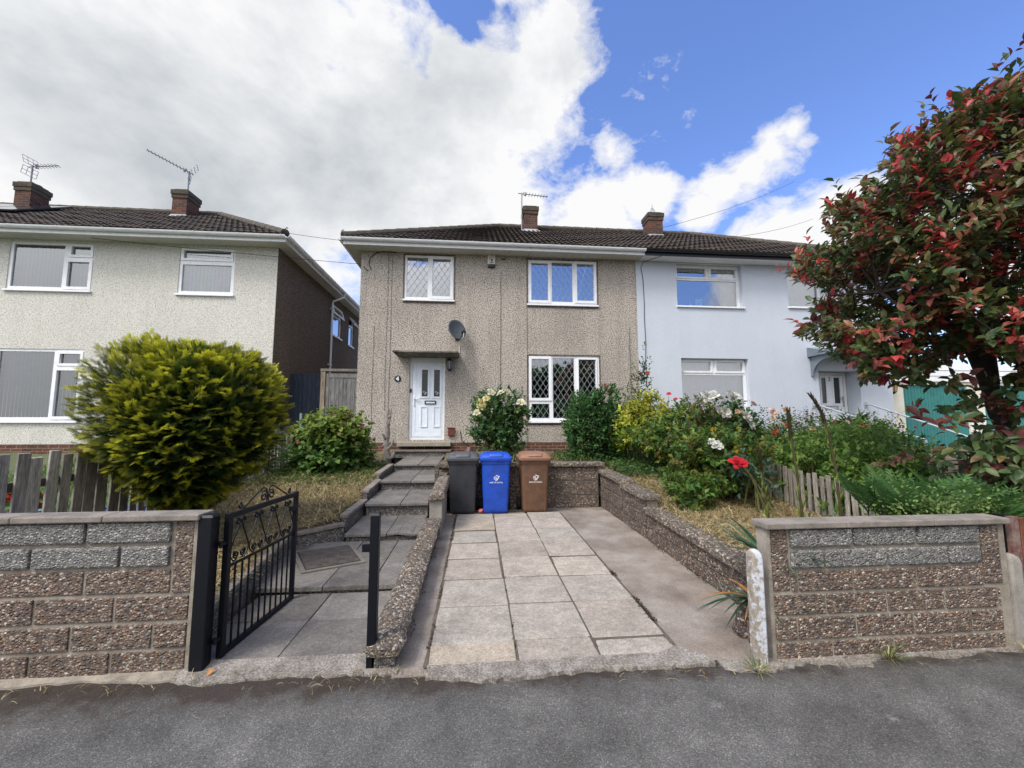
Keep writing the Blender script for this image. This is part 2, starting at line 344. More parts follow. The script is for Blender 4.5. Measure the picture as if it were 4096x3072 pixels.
def window(house, x0, x1, z0, z1, lights, y=FY, rec=.02, lat=None, blind=None, sill=.05, gmat='glass', curtains=(), open_top=(), bead=.055):
    f = MB(); rects = [l[:4] for l in lights]
    yf = y + rec
    f.plate(x0, x1, z0, z1, yf, yf+.06, rects)
    for l in lights:
        if len(l) > 4 and l[4]:
            a, b, c, d = l[:4]; g = l[4]
            f.plate(a-g, b+g, c-g, d+g, yf-.022, yf-.001, [(a, b, c, d)])
    fr = f.build('window', MAT['upvc'], house, bevel=.004)
    g = MB()
    for a, b, c, d in rects: g.add([(a-.002,yf+.03,c-.002),(b+.002,yf+.03,c-.002),(b+.002,yf+.03,d+.002),(a-.002,yf+.03,d+.002)], [(0,1,2,3)])
    g.build('pane', MAT[gmat], fr)
    s = MB(); s.box(x0-.03, x1+.03, y-sill, yf-.002, z0-.045, z0); s.build('sill', MAT['upvc'], fr, bevel=.006)
    if lat: lattice(rects, yf+.022, *lat).build('lattice', MAT['lead_came'], fr)
    if blind:
        b = MB(); bx0, bx1 = x0+.03, x1-.03; n = int((bx1-bx0)/.085)
        for i in range(n):
            xa = bx0+(bx1-bx0)*i/n; xb = bx0+(bx1-bx0)*(i+1)/n
            b.add([(xa,yf+.16,z0+.06),(xb+.012,yf+.135,z0+.06),(xb+.012,yf+.135,z1-.02),(xa,yf+.16,z1-.02)], [(0,1,2,3)], 0, tuple(c_*(.82+.36*random.random()) for c_ in ((.125,.155,.165) if blind == 'blind' else (.38,.41,.43))))
        b.build('blind', MAT[blind], fr)
    for (xa, xb, za, zb, xa2, xb2) in curtains:     # top span -> bottom span
        b = MB(); n = 28; vs = []; fs = []
        for i in range(n+1):
            t = i/n; w = .025*sin(t*pi*9)
            vs += [(xa2+(xb2-xa2)*t, yf+.18+w, za), (xa+(xb-xa)*t, yf+.18+w*.7, zb)]
        for i in range(n): fs.append((2*i, 2*i+2, 2*i+3, 2*i+1))
        b.add(vs, fs); b.build('curtain', MAT['net'], fr, smooth=True)
    return fr
def roof_slope(mb, fn, a0, a1, run, pitch, hip0, hip1, seed=0, mi=0):
    """a along the eave, b horizontal run up the slope; fn(a,b,z)->world"""
    rng = random.Random(seed); L = run/cos(pitch); n = max(2, round(L/.30)); cp, sp = cos(pitch), sin(pitch)
    def P(a, s, h): return fn(a, s*cp - h*sp, s*sp + h*cp)
    for j in range(n):
        s0, s1 = L*j/n, L*(j+1)/n + .03; s1 = min(s1, L)
        l0 = a0 + (s0*cp if hip0 else 0); r0 = a1 - (s0*cp if hip1 else 0)
        l1 = a0 + (s1*cp if hip0 else 0); r1 = a1 - (s1*cp if hip1 else 0)
        if r0 - l0 < .05: break
        off = .15*(j % 2); k0 = math.floor((l0-off)/.05); k1 = math.ceil((r0-off)/.05)
        xs = [l0] + [off+k*.05 for k in range(k0, k1+1) if l0 < off+k*.05 < r0] + [r0]
        vs = []; cols = []
        for a in xs:
            ph = ((a-off)/.15) % 1.; h = .030*max(0., sin(pi*min(ph*1.25, 1.)))
            jt = .006*(sin(a*7.3+j*3.1)+sin(a*2.1-j)); b = min(max(a, l1), max(r1, l1+.001))
            vs += [P(a, s0, .004), P(a, s0, .036+h+jt), P(b, s1, .006+h+jt)]
        for i in range(len(xs)-1):
            tile = math.floor((xs[i]-off)/.30+1e-4); q = random.Random(tile*131+j*17+seed); v = .046*(.72+.6*q.random())
            col = (v*(1.30+.12*q.random()), v*(.98+.04*q.random()), v*(.78)) if q.random() > .07 else (v*1.45, v*1.15, v*.75)
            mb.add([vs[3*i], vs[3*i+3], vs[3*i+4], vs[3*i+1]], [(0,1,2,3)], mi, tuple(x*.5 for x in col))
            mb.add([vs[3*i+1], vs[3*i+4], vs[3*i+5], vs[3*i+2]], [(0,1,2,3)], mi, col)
def ridge_line(mb, a, b, r=.10):
    a = np.array(a); b = np.array(b); L = np.linalg.norm(b-a); n = max(1, round(L/.42)); pts = []; rr = []
    for i in range(n):
        pts += [a+(b-a)*(i+.01)/n, a+(b-a)*(i+.96)/n]; rr += [r*1.06, r*.94]
    mb.tube(pts, rr, 10)
def gutter(parent, p0, p1, mat_, fascia_z=(6.08,6.23), axis='x', ydrop=.07, name='gutter'):
    g = MB(); a = np.array(p0, float); b = np.array(p1, float)
    d = (b-a)/np.linalg.norm(b-a); sd = np.cross(d, (0,0,1)); n = 9; vs = []; fs = []
    for P in (a, b):
        for j in range(n): an = pi + pi*j/(n-1); vs.append(P + sd*.06*cos(an) + np.array((0,0,.065*sin(an))))
        for j in range(n): an = 2*pi - pi*j/(n-1); vs.append(P + sd*.052*cos(an) + np.array((0,0,.055*sin(an))))
    k = 2*n
    for j in range(k): fs.append((j, (j+1)%k, k+(j+1)%k, k+j))
    fs += [tuple(range(k)), tuple(range(k, 2*k))[::-1]]
    g.add(vs, fs); L = np.linalg.norm(b-a)
    for i in range(int(L/1.0)+1):
        q = a + d*min(L-.03, .25+i*1.0); 
        vs = []
        for P in (q-d*.02, q+d*.02):
            for j in range(7): an = pi + pi*j/6; vs.append(P + sd*.068*cos(an) + np.array((0,0,.073*sin(an)+.004)))
        g.add(vs, [(j, j+1, 8+j, 7+j) for j in range(6)])
    return g.build(name, MAT[mat_], parent, smooth=True)
def chimney(house, x0, x1, y0, y1, zb, zt, nm='chimney'):
    st = MB(); st.box(x0, x1, y0, y1, zb-.9, zt-.28); ch = st.build(nm, MAT['brick_chimney'], house)
    c = MB(); c.box(x0-.025, x1+.025, y0-.025, y1+.025, zt-.28, zt-.16); c.box(x0-.045, x1+.045, y0-.045, y1+.045, zt-.16, zt-.02)
    c.build('corbel', MAT['brick_cap'], ch)
    f = MB(); f.box(x0+.02, x1-.02, y0+.02, y1-.02, zt-.02, zt+.03); f.lathe([(.13,zt+.03),(.12,zt+.10),(.10,zt+.11)], ((x0+x1)/2, (y0+y1)/2+.1, 0), 14); f.build('flaunching', MAT['ridge'], ch)
    l = MB(); l.box(x0-.012, x1+.012, y0-.012, y0+.3, zb-.35, zb+.09)
    l.hexa([(x0-.06,y0-.17,zb-.10),(x1+.06,y0-.17,zb-.10),(x1+.06,y0+.02,zb+.03),(x0-.06,y0+.02,zb+.03),(x0-.06,y0-.17,zb-.06),(x1+.06,y0-.17,zb-.06),(x1+.06,y0+.02,zb+.07),(x0-.06,y0+.02,zb+.07)])
    l.build('flashing', MAT['lead'], ch)
    return ch
PITCH = math.atan(.60); EZ = 6.20; OV = .42; RY = FY + 3.62; DEP = 7.24
def shell(house, x0, x1, holes, wallmat, sidemat_l=None, sidemat_r=None, z0=1.14, z1=6.13, y=FY, side_holes_r=()):
    w = MB(); w.plate(x0, x1, z0, z1, y, y+.27, holes); w.build('wall', MAT[wallmat], house)
    s = MB(); s.box(x0, x1, y+DEP-.27, y+DEP, z0, z1); s.build('wall', MAT[wallmat], house)
    f = MB(); f.box(x0+.01, x1-.01, y+.28, y+DEP-.28, z0, z0+.06); f.box(x0+.01, x1-.01, y+.28, y+DEP-.28, 3.62, 3.85); f.build('floor', MAT['interior'], house)
    p = MB(); p.plate(x0+.012, x1-.012, .55, z0-.004, y+.012, y+.25, [], 0); p.build('plinth', MAT['brick'], house)

# ---- the pebbledashed house, door number four
hA = thing('semi_detached_house', 'pebbledashed house with lattice windows and a white front door marked 4', 'house', (0,0,0))
HX0, HX1 = -3.0, 4.33
W1 = (-1.89,-.615,4.83,6.02); W2 = (1.345,3.23,4.79,6.01); W3 = (1.352,3.245,1.68,3.40); DR = (-1.705,-.805,1.215,3.305)
shell(hA, HX0, HX1, [W1, W2, W3, DR], 'dash')
s = MB(); s.box(HX0, HX0+.27, FY+.272, FY+DEP-.272, 1.14, 6.13); s.box(HX0+.012, HX0+.25, FY+.26, FY+DEP, .55, 1.136, 1); s.build('side_wall', [MAT['dash'], MAT['brick']], hA)
window(hA, *W1, [(-1.835,-1.297,4.90,5.965), (-1.17,-.71,4.935,5.94,.075)], lat=(.155,.235))
window(hA, *W2, [(1.436,1.893,4.90,5.92,.07), (1.997,2.563,4.875,5.955), (2.683,3.149,4.915,5.935,.07)], lat=(.155,.235))
window(hA, *W3, [(1.433,1.895,2.285,3.315,.07), (1.433,1.905,1.765,2.135), (2.001,2.574,1.765,3.345), (2.691,3.157,1.765,3.315,.03)], lat=(.155,.235))
for w_ in (W1, W2, W3):
    s = MB(); s.plate(w_[0]-.035, w_[1]+.035, w_[2]-.10, w_[3]+.035, FY-.006, FY-.001, [(w_[0]-.002,w_[1]+.002,w_[2]-.05,w_[3]+.002)]); s.build('window_surround', MAT['pebble_dark'], hA)
# door
f = MB(); f.plate(DR[0], DR[1], DR[2], DR[3], FY+.05, FY+.12, [(-1.635,-.865,1.27,3.20)]); fr = f.build('door_frame', MAT['upvc'], hA, bevel=.004)
gl = [(-1.395,-1.245,2.31,3.0), (-1.09,-.94,2.31,3.0)]
d = MB(); d.plate(-1.63, -.87, 1.275, 3.195, FY+.062, FY+.11, [g for g in gl])
d.plate(-1.61,-.89,1.295,3.175,FY+.056,FY+.061,[(-1.545,-.925,1.36,3.12)])
for (a,b,c,e) in gl: d.plate(a-.045, b+.045, c-.045, e+.06, FY+.046, FY+.061, [(a,b,c,e)])
for (a,b) in ((-1.44,-1.22),(-1.115,-.895)): d.plate(a+.02, b-.02, 1.53, 2.06, FY+.046, FY+.061, [(a+.045,b-.045,1.555,2.035)])
door = d.build('door', MAT['upvc_blue'], hA, bevel=.004)
g = MB()
for (a,b,c,e) in gl: g.box(a-.001, b+.001, FY+.075, FY+.085, c-.001, e+.001)
for (a,b,c,e) in gl:
    m_ = (a+b)/2
    g.lathe([(.001,-.004),(.032,-.003),(.03,.0),(.001,.001)], (m_, FY+.073, e-.09), 8, 1, axis='y'); g.add([(m_-.035,FY+.0735,e-.05),(m_,FY+.0735,e-.11),(m_+.035,FY+.0735,e-.05),(m_,FY+.0735,e-.07)], [(0,1,2,3)], 1)
    g.bar((m_,FY+.074,e-.12), (m_,FY+.074,c+.2), .008, .003, 2, up=(0,1,0))
    for k, sg in ((.17,1),(.17,-1),(.27,1),(.33,-1),(.41,1)): g.add([(m_,FY+.0735,e-k),(m_+sg*.03,FY+.0735,e-k+.03),(m_+sg*.055,FY+.0735,e-k+.03),(m_+sg*.035,FY+.0735,e-k)], [(0,1,2,3)], 2)
    for k in range(5): an = k*1.257; g.lathe([(.001,-.003),(.022,-.002),(.02,0.),(.001,.001)], (m_+.03*cos(an), FY+.0735, c+.10+.035*sin(an)), 7, 1 if k%2 else 3, axis='y')
g.build('door_glass', [MAT['door_glass'], MAT['red_glass'], MAT['green_glass'], MAT['lead_came']], door)
h = MB(); h.box(-1.60,-1.57,FY+.035,FY+.055,2.07,2.30); h.bar((-1.585,FY+.02,2.25),(-1.46,FY+.015,2.255),.022,.022); h.tube([(-1.585,FY+.055,2.25),(-1.585,FY+.015,2.25)],.012,8); h.build('handle', MAT['upvc'], door, bevel=.004)
l = MB(); l.plate(-1.315,-1.03,2.115,2.205,FY+.036,FY+.0605,[(-1.29,-1.055,2.135,2.185)]); l.build('letterbox', MAT['black_plastic'], door)
l = MB(); l.box(-1.29,-1.055,FY+.045,FY+.058,2.135,2.178); l.build('letter_flap', MAT['upvc'], door)
l = MB(); l.box(-1.69,-1.645,FY+.025,FY+.0495,2.41,2.51); l.build('doorbell', MAT['black_plastic'], fr, bevel=.006)
# door stone, canopy
s = MB(); s.box(-1.94,-.63,FY-.22,FY-.002,1.06,1.165); s.box(DR[0],DR[1],FY+.001,FY+.2,1.16,1.213); s.build('door_sill', MAT['sill_stone'], hA, bevel=.012)
cz = 3.345
s = MB(); s.hexa([(-2.03,FY-.001,cz-.03),(-1.98,FY-.60,cz-.055),(-.47,FY-.60,cz-.055),(-.45,FY-.001,cz-.03),(-2.03,FY-.001,cz+.085),(-2.03,FY-.62,cz+.045),(-.44,FY-.62,cz+.045),(-.44,FY-.001,cz+.085)][:], 0)
s.v = [(-2.02,FY-.62,cz-.01),(-.45,FY-.62,cz-.01),(-.45,FY-.001,cz-.02),(-2.02,FY-.001,cz-.02),(-2.02,FY-.62,cz+.035),(-.45,FY-.62,cz+.035),(-.45,FY-.001,cz+.08),(-2.02,FY-.001,cz+.08)]
s.hexa([(-1.93,FY-.54,cz-.045),(-.53,FY-.54,cz-.045),(-.53,FY-.001,cz-.045),(-1.93,FY-.001,cz-.045),(-2.0,FY-.60,cz-.012),(-.47,FY-.60,cz-.012),(-.47,FY-.001,cz-.021),(-2.0,FY-.001,cz-.021)])
s.build('door_canopy', MAT['canopy'], hA, bevel=.01)
# roof, fascia, gutter
def eaves(house, x0, x1, ovl, ovr, fm, sm, gm, y=FY):
    xa, xb = x0-ovl, x1+ovr
    s = MB(); s.box(xa, xb, y-OV+.024, y-.002, 6.085, 6.10); s.build('soffit', MAT[sm], house)
    f = MB(); f.box(xa, xb, y-OV, y-OV+.022, 6.07, 6.235); f.build('fascia', MAT[fm], house)
    gutter(house, (xa-.03, y-OV-.062, 6.215), (xb+(.0 if ovr < .1 else .03), y-OV-.062, 6.205), gm)
eaves(hA, HX0, HX1, .34, .09, 'upvc', 'soffit', 'upvc')
s = MB(); s.box(HX0-.34, HX0-.318, FY-OV+.024, FY+DEP+OV, 6.07, 6.235); s.build('fascia', MAT['upvc'], hA)
s = MB(); s.box(HX0-.316, HX0-.002, FY-OV+.026, FY+DEP+OV, 6.084, 6.099); s.build('soffit', MAT['soffit'], hA)
gutter(hA, (HX0-.40, FY-OV-.06, 6.215), (HX0-.40, FY+DEP+OV, 6.205), 'upvc')
RX = HX0-.36+ (RY-(FY-OV))
def add_roof(house, xl, xr, hl, hr, seed):
    rb = MB(); run = RY-(FY-OV)-.0
    roof_slope(rb, lambda a,b,z: (a, FY-OV-.05+b, EZ+.02+z), xl, xr, run+.05, PITCH, hl, hr, seed)
    roof_slope(rb, lambda a,b,z: (a, 2*RY-(FY-OV-.05+b), EZ+.02+z), xl, xr, run+.05, PITCH, hl, hr, seed+1)
    ya, yb = FY-OV-.05, 2*RY-(FY-OV-.05)
    if hl: roof_slope(rb, lambda a,b,z: (xl+b, a, EZ+.02+z), ya, yb, run+.05, PITCH, True, True, seed+2)
    if hr: roof_slope(rb, lambda a,b,z: (xr-b, a, EZ+.02+z), ya, yb, run+.05, PITCH, True, True, seed+3)
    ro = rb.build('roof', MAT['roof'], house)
    r = MB(); zr = EZ+.02+(run+.05)*.6+.05; ra = xl+(run+.05 if hl else 0); rbx = xr-(run+.05 if hr else 0)
    ridge_line(r, (ra,RY,zr), (rbx,RY,zr))
    if hl: ridge_line(r, (xl+.02,ya+.02,EZ+.07), (ra,RY,zr)); ridge_line(r, (xl+.02,yb-.02,EZ+.07), (ra,RY,zr))
    if hr: ridge_line(r, (xr-.02,ya+.02,EZ+.07), (rbx,RY,zr)); ridge_line(r, (xr-.02,yb-.02,EZ+.07), (rbx,RY,zr))
    r.build('ridge_tiles', MAT['ridge'], ro)
    return ro
add_roof(hA, HX0-.36, HX1-.002, True, False, 3)
chimney(hA, 1.575, 2.04, 13.25, 13.8, 8.15, 9.06)

# ---- the white rendered house, door number two
hB = thing('semi_detached_house', 'pale white rendered house with black gutter behind the red leaved tree', 'house', (0,0,0))
GX0, GX1 = 4.333, 11.72
V1 = (5.485,7.40,4.80,6.06); V2 = (5.525,7.45,1.75,3.395); DB = (9.50,10.74,1.2,3.10); V3 = (8.75,9.85,4.85,6.02)
shell(hB, GX0, GX1, [V1, V2, DB, V3], 'render')
s = MB(); s.box(GX1-.27, GX1, FY+.272, FY+DEP-.272, .6, 6.13); s.build('side_wall', MAT['render'], hB)
s = MB(); s.box(GX0, GX1, FY+.001, FY+.2, .55, 1.138); s.build('plinth', MAT['render'], hB)
window(hB, 5.487,7.398,4.845,6.058, [(5.56,6.40,5.72,5.97,.05), (6.56,7.29,5.72,5.97,.06), (5.54,7.31,4.90,5.62)], rec=.13, sill=.05, curtains=[(6.55,7.30,4.9,6.0,6.95,7.36),(5.5,5.62,4.9,6.0,5.5,5.56)])
window(hB, 5.527,7.448,1.80,3.393, [(5.60,6.43,3.06,3.31,.05), (6.59,7.36,3.06,3.31,.05), (5.58,7.37,1.87,2.95)], rec=.13, sill=.05, curtains=[(5.55,6.5,1.85,3.3,5.55,6.5),(6.5,7.43,1.85,3.3,6.5,7.43)])
window(hB, 8.752,9.848,4.895,6.018, [(8.82,9.78,4.96,5.95)], rec=.13, curtains=[(8.8,9.8,4.9,6.0,8.8,9.8)])
f = MB(); f.plate(9.50,10.72,1.2,3.10,FY+.42,FY+.48,[(9.87,10.64,1.25,3.03)]); frb = f.build('door_frame', MAT['upvc'], hB)
f = MB(); f.box(10.74,10.98,FY+.272,FY+.55,1.14,3.2); f.box(9.3,9.5,FY+.272,FY+.55,1.14,3.2); f.box(9.3,10.98,FY+.272,FY+.55,3.201,3.4); f.build('porch_wall', MAT['render'], hB)
d = MB(); gl2 = [(9.95,10.09,2.2,2.95),(10.33,10.52,2.2,2.95)]; d.plate(9.88,10.63,1.26,3.02,FY+.43,FY+.47,gl2)
for a,b,c,e in gl2: d.plate(a-.04,b+.04,c-.04,e+.04,FY+.416,FY+.4295,[(a,b,c,e)])
d.plate(10.0,10.55,1.4,1.9,FY+.416,FY+.4295,[(10.04,10.51,1.44,1.86)]); dB = d.build('door', MAT['upvc'], hB)
g = MB(); [g.box(a-.001,b+.001,FY+.44,FY+.45,c-.001,e+.001) for a,b,c,e in gl2]; g.build('door_glass', MAT['door_glass'], dB)
l = MB(); l.plate(10.04,10.42,2.03,2.13,FY+.40,FY+.4295,[(10.06,10.40,2.05,2.11)]); l.build('letterbox', MAT['galv'], dB)
l = MB(); l.box(10.575,10.605,FY+.40,FY+.4295,2.1,2.4); l.bar((10.59,FY+.39,2.33),(10.47,FY+.385,2.335),.022,.022); l.build('handle', MAT['galv'], dB)
lettering('house_number', '2', .16, (10.21,FY+.426,2.86), MAT['wire'], dB)
c = MB()   # curved-bracket canopy over the door
for xa in (9.28, 10.86):
    vs = []; n = 9
    for x in (xa, xa+.06):
        vs += [(x,FY-.002,3.47),(x,FY-.002,2.93)] + [(x, FY-.07-.53*(1-cos(t*pi/2/n)), 2.93+.44*sin(t*pi/2/n)) for t in range(n+1)] + [(x,FY-.60,3.47)]
    k = len(vs)//2; c.add(vs, [tuple(range(k)), tuple(range(k,2*k))[::-1]] + [(i,k+i,k+(i+1)%k,(i+1)%k) for i in range(k)])
c.hexa([(9.2,FY-.68,3.47),(11.0,FY-.68,3.47),(11.0,FY-.002,3.47),(9.2,FY-.002,3.47),(9.2,FY-.68,3.52),(11.0,FY-.68,3.52),(11.0,FY-.002,3.74),(9.2,FY-.002,3.74)])
c.build('door_canopy', MAT['grey_paint'], hB)
eaves(hB, GX0+.095, GX1, 0., .34, 'black_plastic', 'upvc', 'black_plastic')
s = MB(); s.box(GX1+.318, GX1+.34, FY-OV+.024, FY+DEP+OV, 6.07, 6.235); s.build('fascia', MAT['black_plastic'], hB)
add_roof(hB, GX0+.002, GX1+.36, False, True, 9)
chimney(hB, 5.99, 6.50, 13.25, 13.75, 8.15, 9.04)

# ---- left neighbour
hC = thing('semi_detached_house', 'cream pebbledashed house with a dark brown side wall left of the gap', 'house', (0,0,0))
LX1, LX0 = -5.05, -19.7
U1 = (-11.25,-9.37,4.83,6.02); U2 = (-7.40,-6.09,4.82,6.01); U3 = (-11.3,-9.37,1.68,3.39); U4 = (-7.4,-6.09,1.9,3.3); U5 = (-15.6,-14.3,4.83,6.02)
shell(hC, LX0, LX1-.012, [U1,U2,U3,U4,U5], 'dash_white')
window(hC, *U1, [(-11.18,-10.05,4.91,5.96), (-9.89,-9.46,5.73,5.94,.06), (-9.93,-9.46,4.93,5.55,.07)], blind='blind', gmat='glass_soft')
window(hC, *U2, [(-7.31,-6.20,5.74,5.94,.06), (-7.33,-6.17,4.90,5.58)], blind='blind_pale', gmat='glass_soft')
window(hC, *U3, [(-11.22,-10.03,1.77,3.33), (-9.90,-9.45,3.05,3.28,.06), (-9.93,-9.45,1.79,2.88,.07)], blind='blind', gmat='glass_soft')
window(hC, *U4, [(-7.3,-6.2,2.0,3.2)], blind='blind_pale', gmat='glass_soft')
window(hC, *U5, [(-15.5,-14.4,4.91,5.94)], blind='blind', gmat='glass_soft')
# side wall with two windows, built as a plate and turned to face +X
SH = [(14.35,15.45,4.73,5.80), (16.33,16.95,4.70,5.85)]
w = MB(); w.plate(FY+.001, FY+DEP, 1.14, 6.13, 0, .25, SH); w.xform(lambda p: (LX1-p[1], p[0], p[2])); w.build('side_wall', MAT['dash_brown'], hC)
w = MB(); w.box(LX1-.2, LX1-.008, FY+.01, FY+DEP, .55, 1.135); w.build('plinth', MAT['brick'], hC)
for (a,b,c,d_) in SH:
    w = MB(); zt = d_-.36; w.plate(a, b, c, d_, 0.03, .09, [(a+.06,b-.06,c+.06,zt-.03),(a+.06,b-.06,zt+.05,d_-.06)]); w.box(a-.03,b+.03,-.05,.028,c-.045,c); w.xform(lambda p: (LX1-p[1], p[0], p[2])); wf = w.build('window', MAT['upvc'], hC)
    g = MB(); g.add([(LX1-.06,a+.05,c+.05),(LX1-.06,b-.05,c+.05),(LX1-.06,b-.05,zt-.02),(LX1-.06,a+.05,zt-.02)], [(0,1,2,3)]); g.build('pane', MAT['glass'], wf)
    o = MB(); t = .10 if a < 16 else .24       # top light propped open
    def q(y_, u): return (LX1-.02+t*(1-u), y_, zt + (d_-.02-zt)*u)
    for y0_, y1_, u0, u1 in ((a,b,0,.2),(a,b,.8,1),(a,a+.07,.2,.8),(b-.07,b,.2,.8)):
        A, B, D_, E_ = q(y0_,u0), q(y1_,u0), q(y1_,u1), q(y0_,u1)
        o.hexa([A,B,tuple(np.add(B,(.04,0,0))),tuple(np.add(A,(.04,0,0))),E_,D_,tuple(np.add(D_,(.04,0,0))),tuple(np.add(E_,(.04,0,0)))])
    o.build('top_light', MAT['upvc'], wf)
    g = MB(); g.add([tuple(np.add(q(y_,u),(.02,0,0))) for y_,u in ((a+.06,.15),(b-.06,.15),(b-.06,.85),(a+.06,.85))], [(0,1,2,3)]); g.build('pane', MAT['glass'], wf)
eaves(hC, LX0, LX1, .3, .34, 'upvc', 'soffit', 'upvc')
s = MB(); s.box(LX1+.318, LX1+.34, FY-OV+.024, FY+DEP+OV, 6.07, 6.235); s.build('fascia', MAT['upvc'], hC)
s = MB(); s.box(LX1+.002, LX1+.316, FY-OV+.026, FY+DEP+OV, 6.084, 6.099); s.build('soffit', MAT['soffit'], hC)
gutter(hC, (LX1+.40, FY-OV-.06, 6.215), (LX1+.40, FY+DEP+OV, 6.205), 'upvc')
p = MB(); p.tube([(LX1+.40,14.42,6.16),(LX1+.40,14.42,6.04),(LX1+.07,14.27,5.83),(LX1+.07,14.26,5.7),(LX1+.07,14.26,1.3)], .036, 10)
for z in (5.55, 3.6): p.box(LX1+.001,LX1+.11,14.2,14.32,z,z+.04)
p.build('downpipe', MAT['upvc'], hC, smooth=True)
add_roof(hC, LX0-.3, LX1+.36, True, True, 21)
chimney(hC, -9.70, -9.26, 13.25, 13.82, 8.15, 9.07)
chimney(hC, -14.26, -13.81, 13.25, 13.80, 8.15, 9.08)

# ---- garage with teal doors beyond the white house
gr = thing('garage', 'cream garage with two ribbed teal doors half hidden behind the tree', 'garage', (0,0,0))
w = MB(); w.plate(11.74, 23, .8, 3.05, 12.5, 12.75, [(14.34,16.75,.8,2.93),(17.35,19.8,.8,2.93)]); w.box(11.74,23,16,16.2,.8,3.3); w.box(22.75,23,12.75,16,.8,3.3); w.build('wall', MAT['cream_render'], gr)
w = MB()
for k in range(3): w.box(13.9+.0, 23.1, 12.43-.012*k, 12.47, 3.04+.19*k, 3.215+.19*k)
w.box(13.9,23.1,12.48,16.4,3.055,3.6); w.build('fascia', MAT['upvc'], gr)
for a, b in ((14.34,16.75),(17.35,19.8)):
    w = MB(); n = 20
    for i in range(n):
        xa = a+(b-a)*i/n; w.box(xa+.006, a+(b-a)*(i+1)/n-.006, 12.56, 12.60, .85, 2.90)
    w.box(a, b, 12.60, 12.63, .85, 2.92, 1); w.build('garage_door', [MAT['teal'], MAT['grey_paint']], gr)
# ------------------------------------------------------------------ fixtures on the houses (things of their own)
def bolt_on(): pass
t = thing('satellite_dish', 'dark grey satellite dish on the pebbledash above the door canopy', 'satellite dish', (0,0,0))
d = MB(); n = 26; k = 6; cx, cyy, cz_ = -.50, FY-.30, 3.985; nrm = np.array((.52,-.80,.30)); nrm /= np.linalg.norm(nrm)
ux = np.cross((0,0,1), nrm); ux /= np.linalg.norm(ux); uz = np.cross(nrm, ux); vs = []; fs = []
for i in range(k+1):
    r = i/k
    for j in range(n):
        an = 2*pi*j/n; vs.append(np.array((cx,cyy,cz_)) + ux*.25*r*cos(an) + uz*.285*r*sin(an) - nrm*.07*(1-r*r))
for i in range(k):
    for j in range(n): fs.append((i*n+j, i*n+(j+1)%n, (i+1)*n+(j+1)%n, (i+1)*n+j))
d.add(vs, fs); ds = d.build('reflector', MAT['dish'], t, smooth=True); sm = ds.modifiers.new('thick', 'SOLIDIFY'); sm.thickness = .012
d = MB(); foc = np.array((cx,cyy,cz_)) + nrm*.27 - uz*.20; d.tube([np.array((cx,cyy,cz_))-uz*.27, np.array((cx,cyy,cz_))-uz*.30+nrm*.06, foc], .011, 8)
d.tube([(cx,cyy+.04,cz_-.05),(cx,FY+.01,cz_-.12)], .022, 8); d.box(cx-.06,cx+.06,FY-.02,FY-.001,cz_-.22,cz_-.02); d.build('arm', MAT['black_plastic'], t)
d = MB(); a = -nrm; d.tube([foc+nrm*.02, foc-nrm*.02, foc-nrm*.021, foc-nrm*.07], [.026,.026,.034,.034], 12); d.tube([foc+nrm*.05-uz*.03, foc+nrm*.02+uz*.03], .03, 10); d.build('receiver', MAT['black_plastic'], t)
d = MB(); d.tube([foc-uz*.03,foc-uz*.13-nrm*.05,(cx+.07,FY-.16,cz_-.25),(cx+.05,FY-.05,cz_-.30),(cx+.06,FY-.012,cz_-.36),(cx+.055,FY-.012,3.44)], .009, 6); d.build('cable', MAT['white_wire'], t)

t = thing('alarm_box', 'cream burglar alarm box under the eaves between the upper windows', 'alarm box', (0,0,0))
d = MB(); d.box(.268,.468,FY-.075,FY-.001,5.815,6.105); bo = d.build('box', MAT['alarm_cream'], t, bevel=.02)
d = MB(); d.box(.272,.464,FY-.078,FY-.001,5.735,5.813); d.build('strobe', MAT['black_plastic'], t, bevel=.02)
for k, ch in enumerate('ALARM'): lettering('lettering', ch, .04, (.318,FY-.0765,6.055-k*.038), MAT['navy_print'], bo)
lettering('lettering', 'DELTA', .036, (.372,FY-.0765,5.845), MAT['navy_print'], bo, bold=.001)
d = MB(); d.add([(x,FY-.0763,z) for x,z in ((.365,5.885),(.395,5.885),(.405,5.96),(.355,5.96))], [(0,1,2,3)]); d.lathe([(.001,-.002),(.016,-.001),(.015,0)], (.38,FY-.0755,6.065), 10, 0, axis='y')
for a,b in (((.352,5.96),(.352,6.02)),((.352,6.02),(.37,6.04)),((.39,6.04),(.408,6.02)),((.408,6.02),(.408,5.96)),((.355,5.99),(.405,5.99)),((.37,6.04),(.39,6.04))): d.bar((a[0],FY-.0763,a[1]),(b[0],FY-.0763,b[1]),.006,.002,up=(0,1,0))
d.build('emblem', MAT['navy_print'], bo)

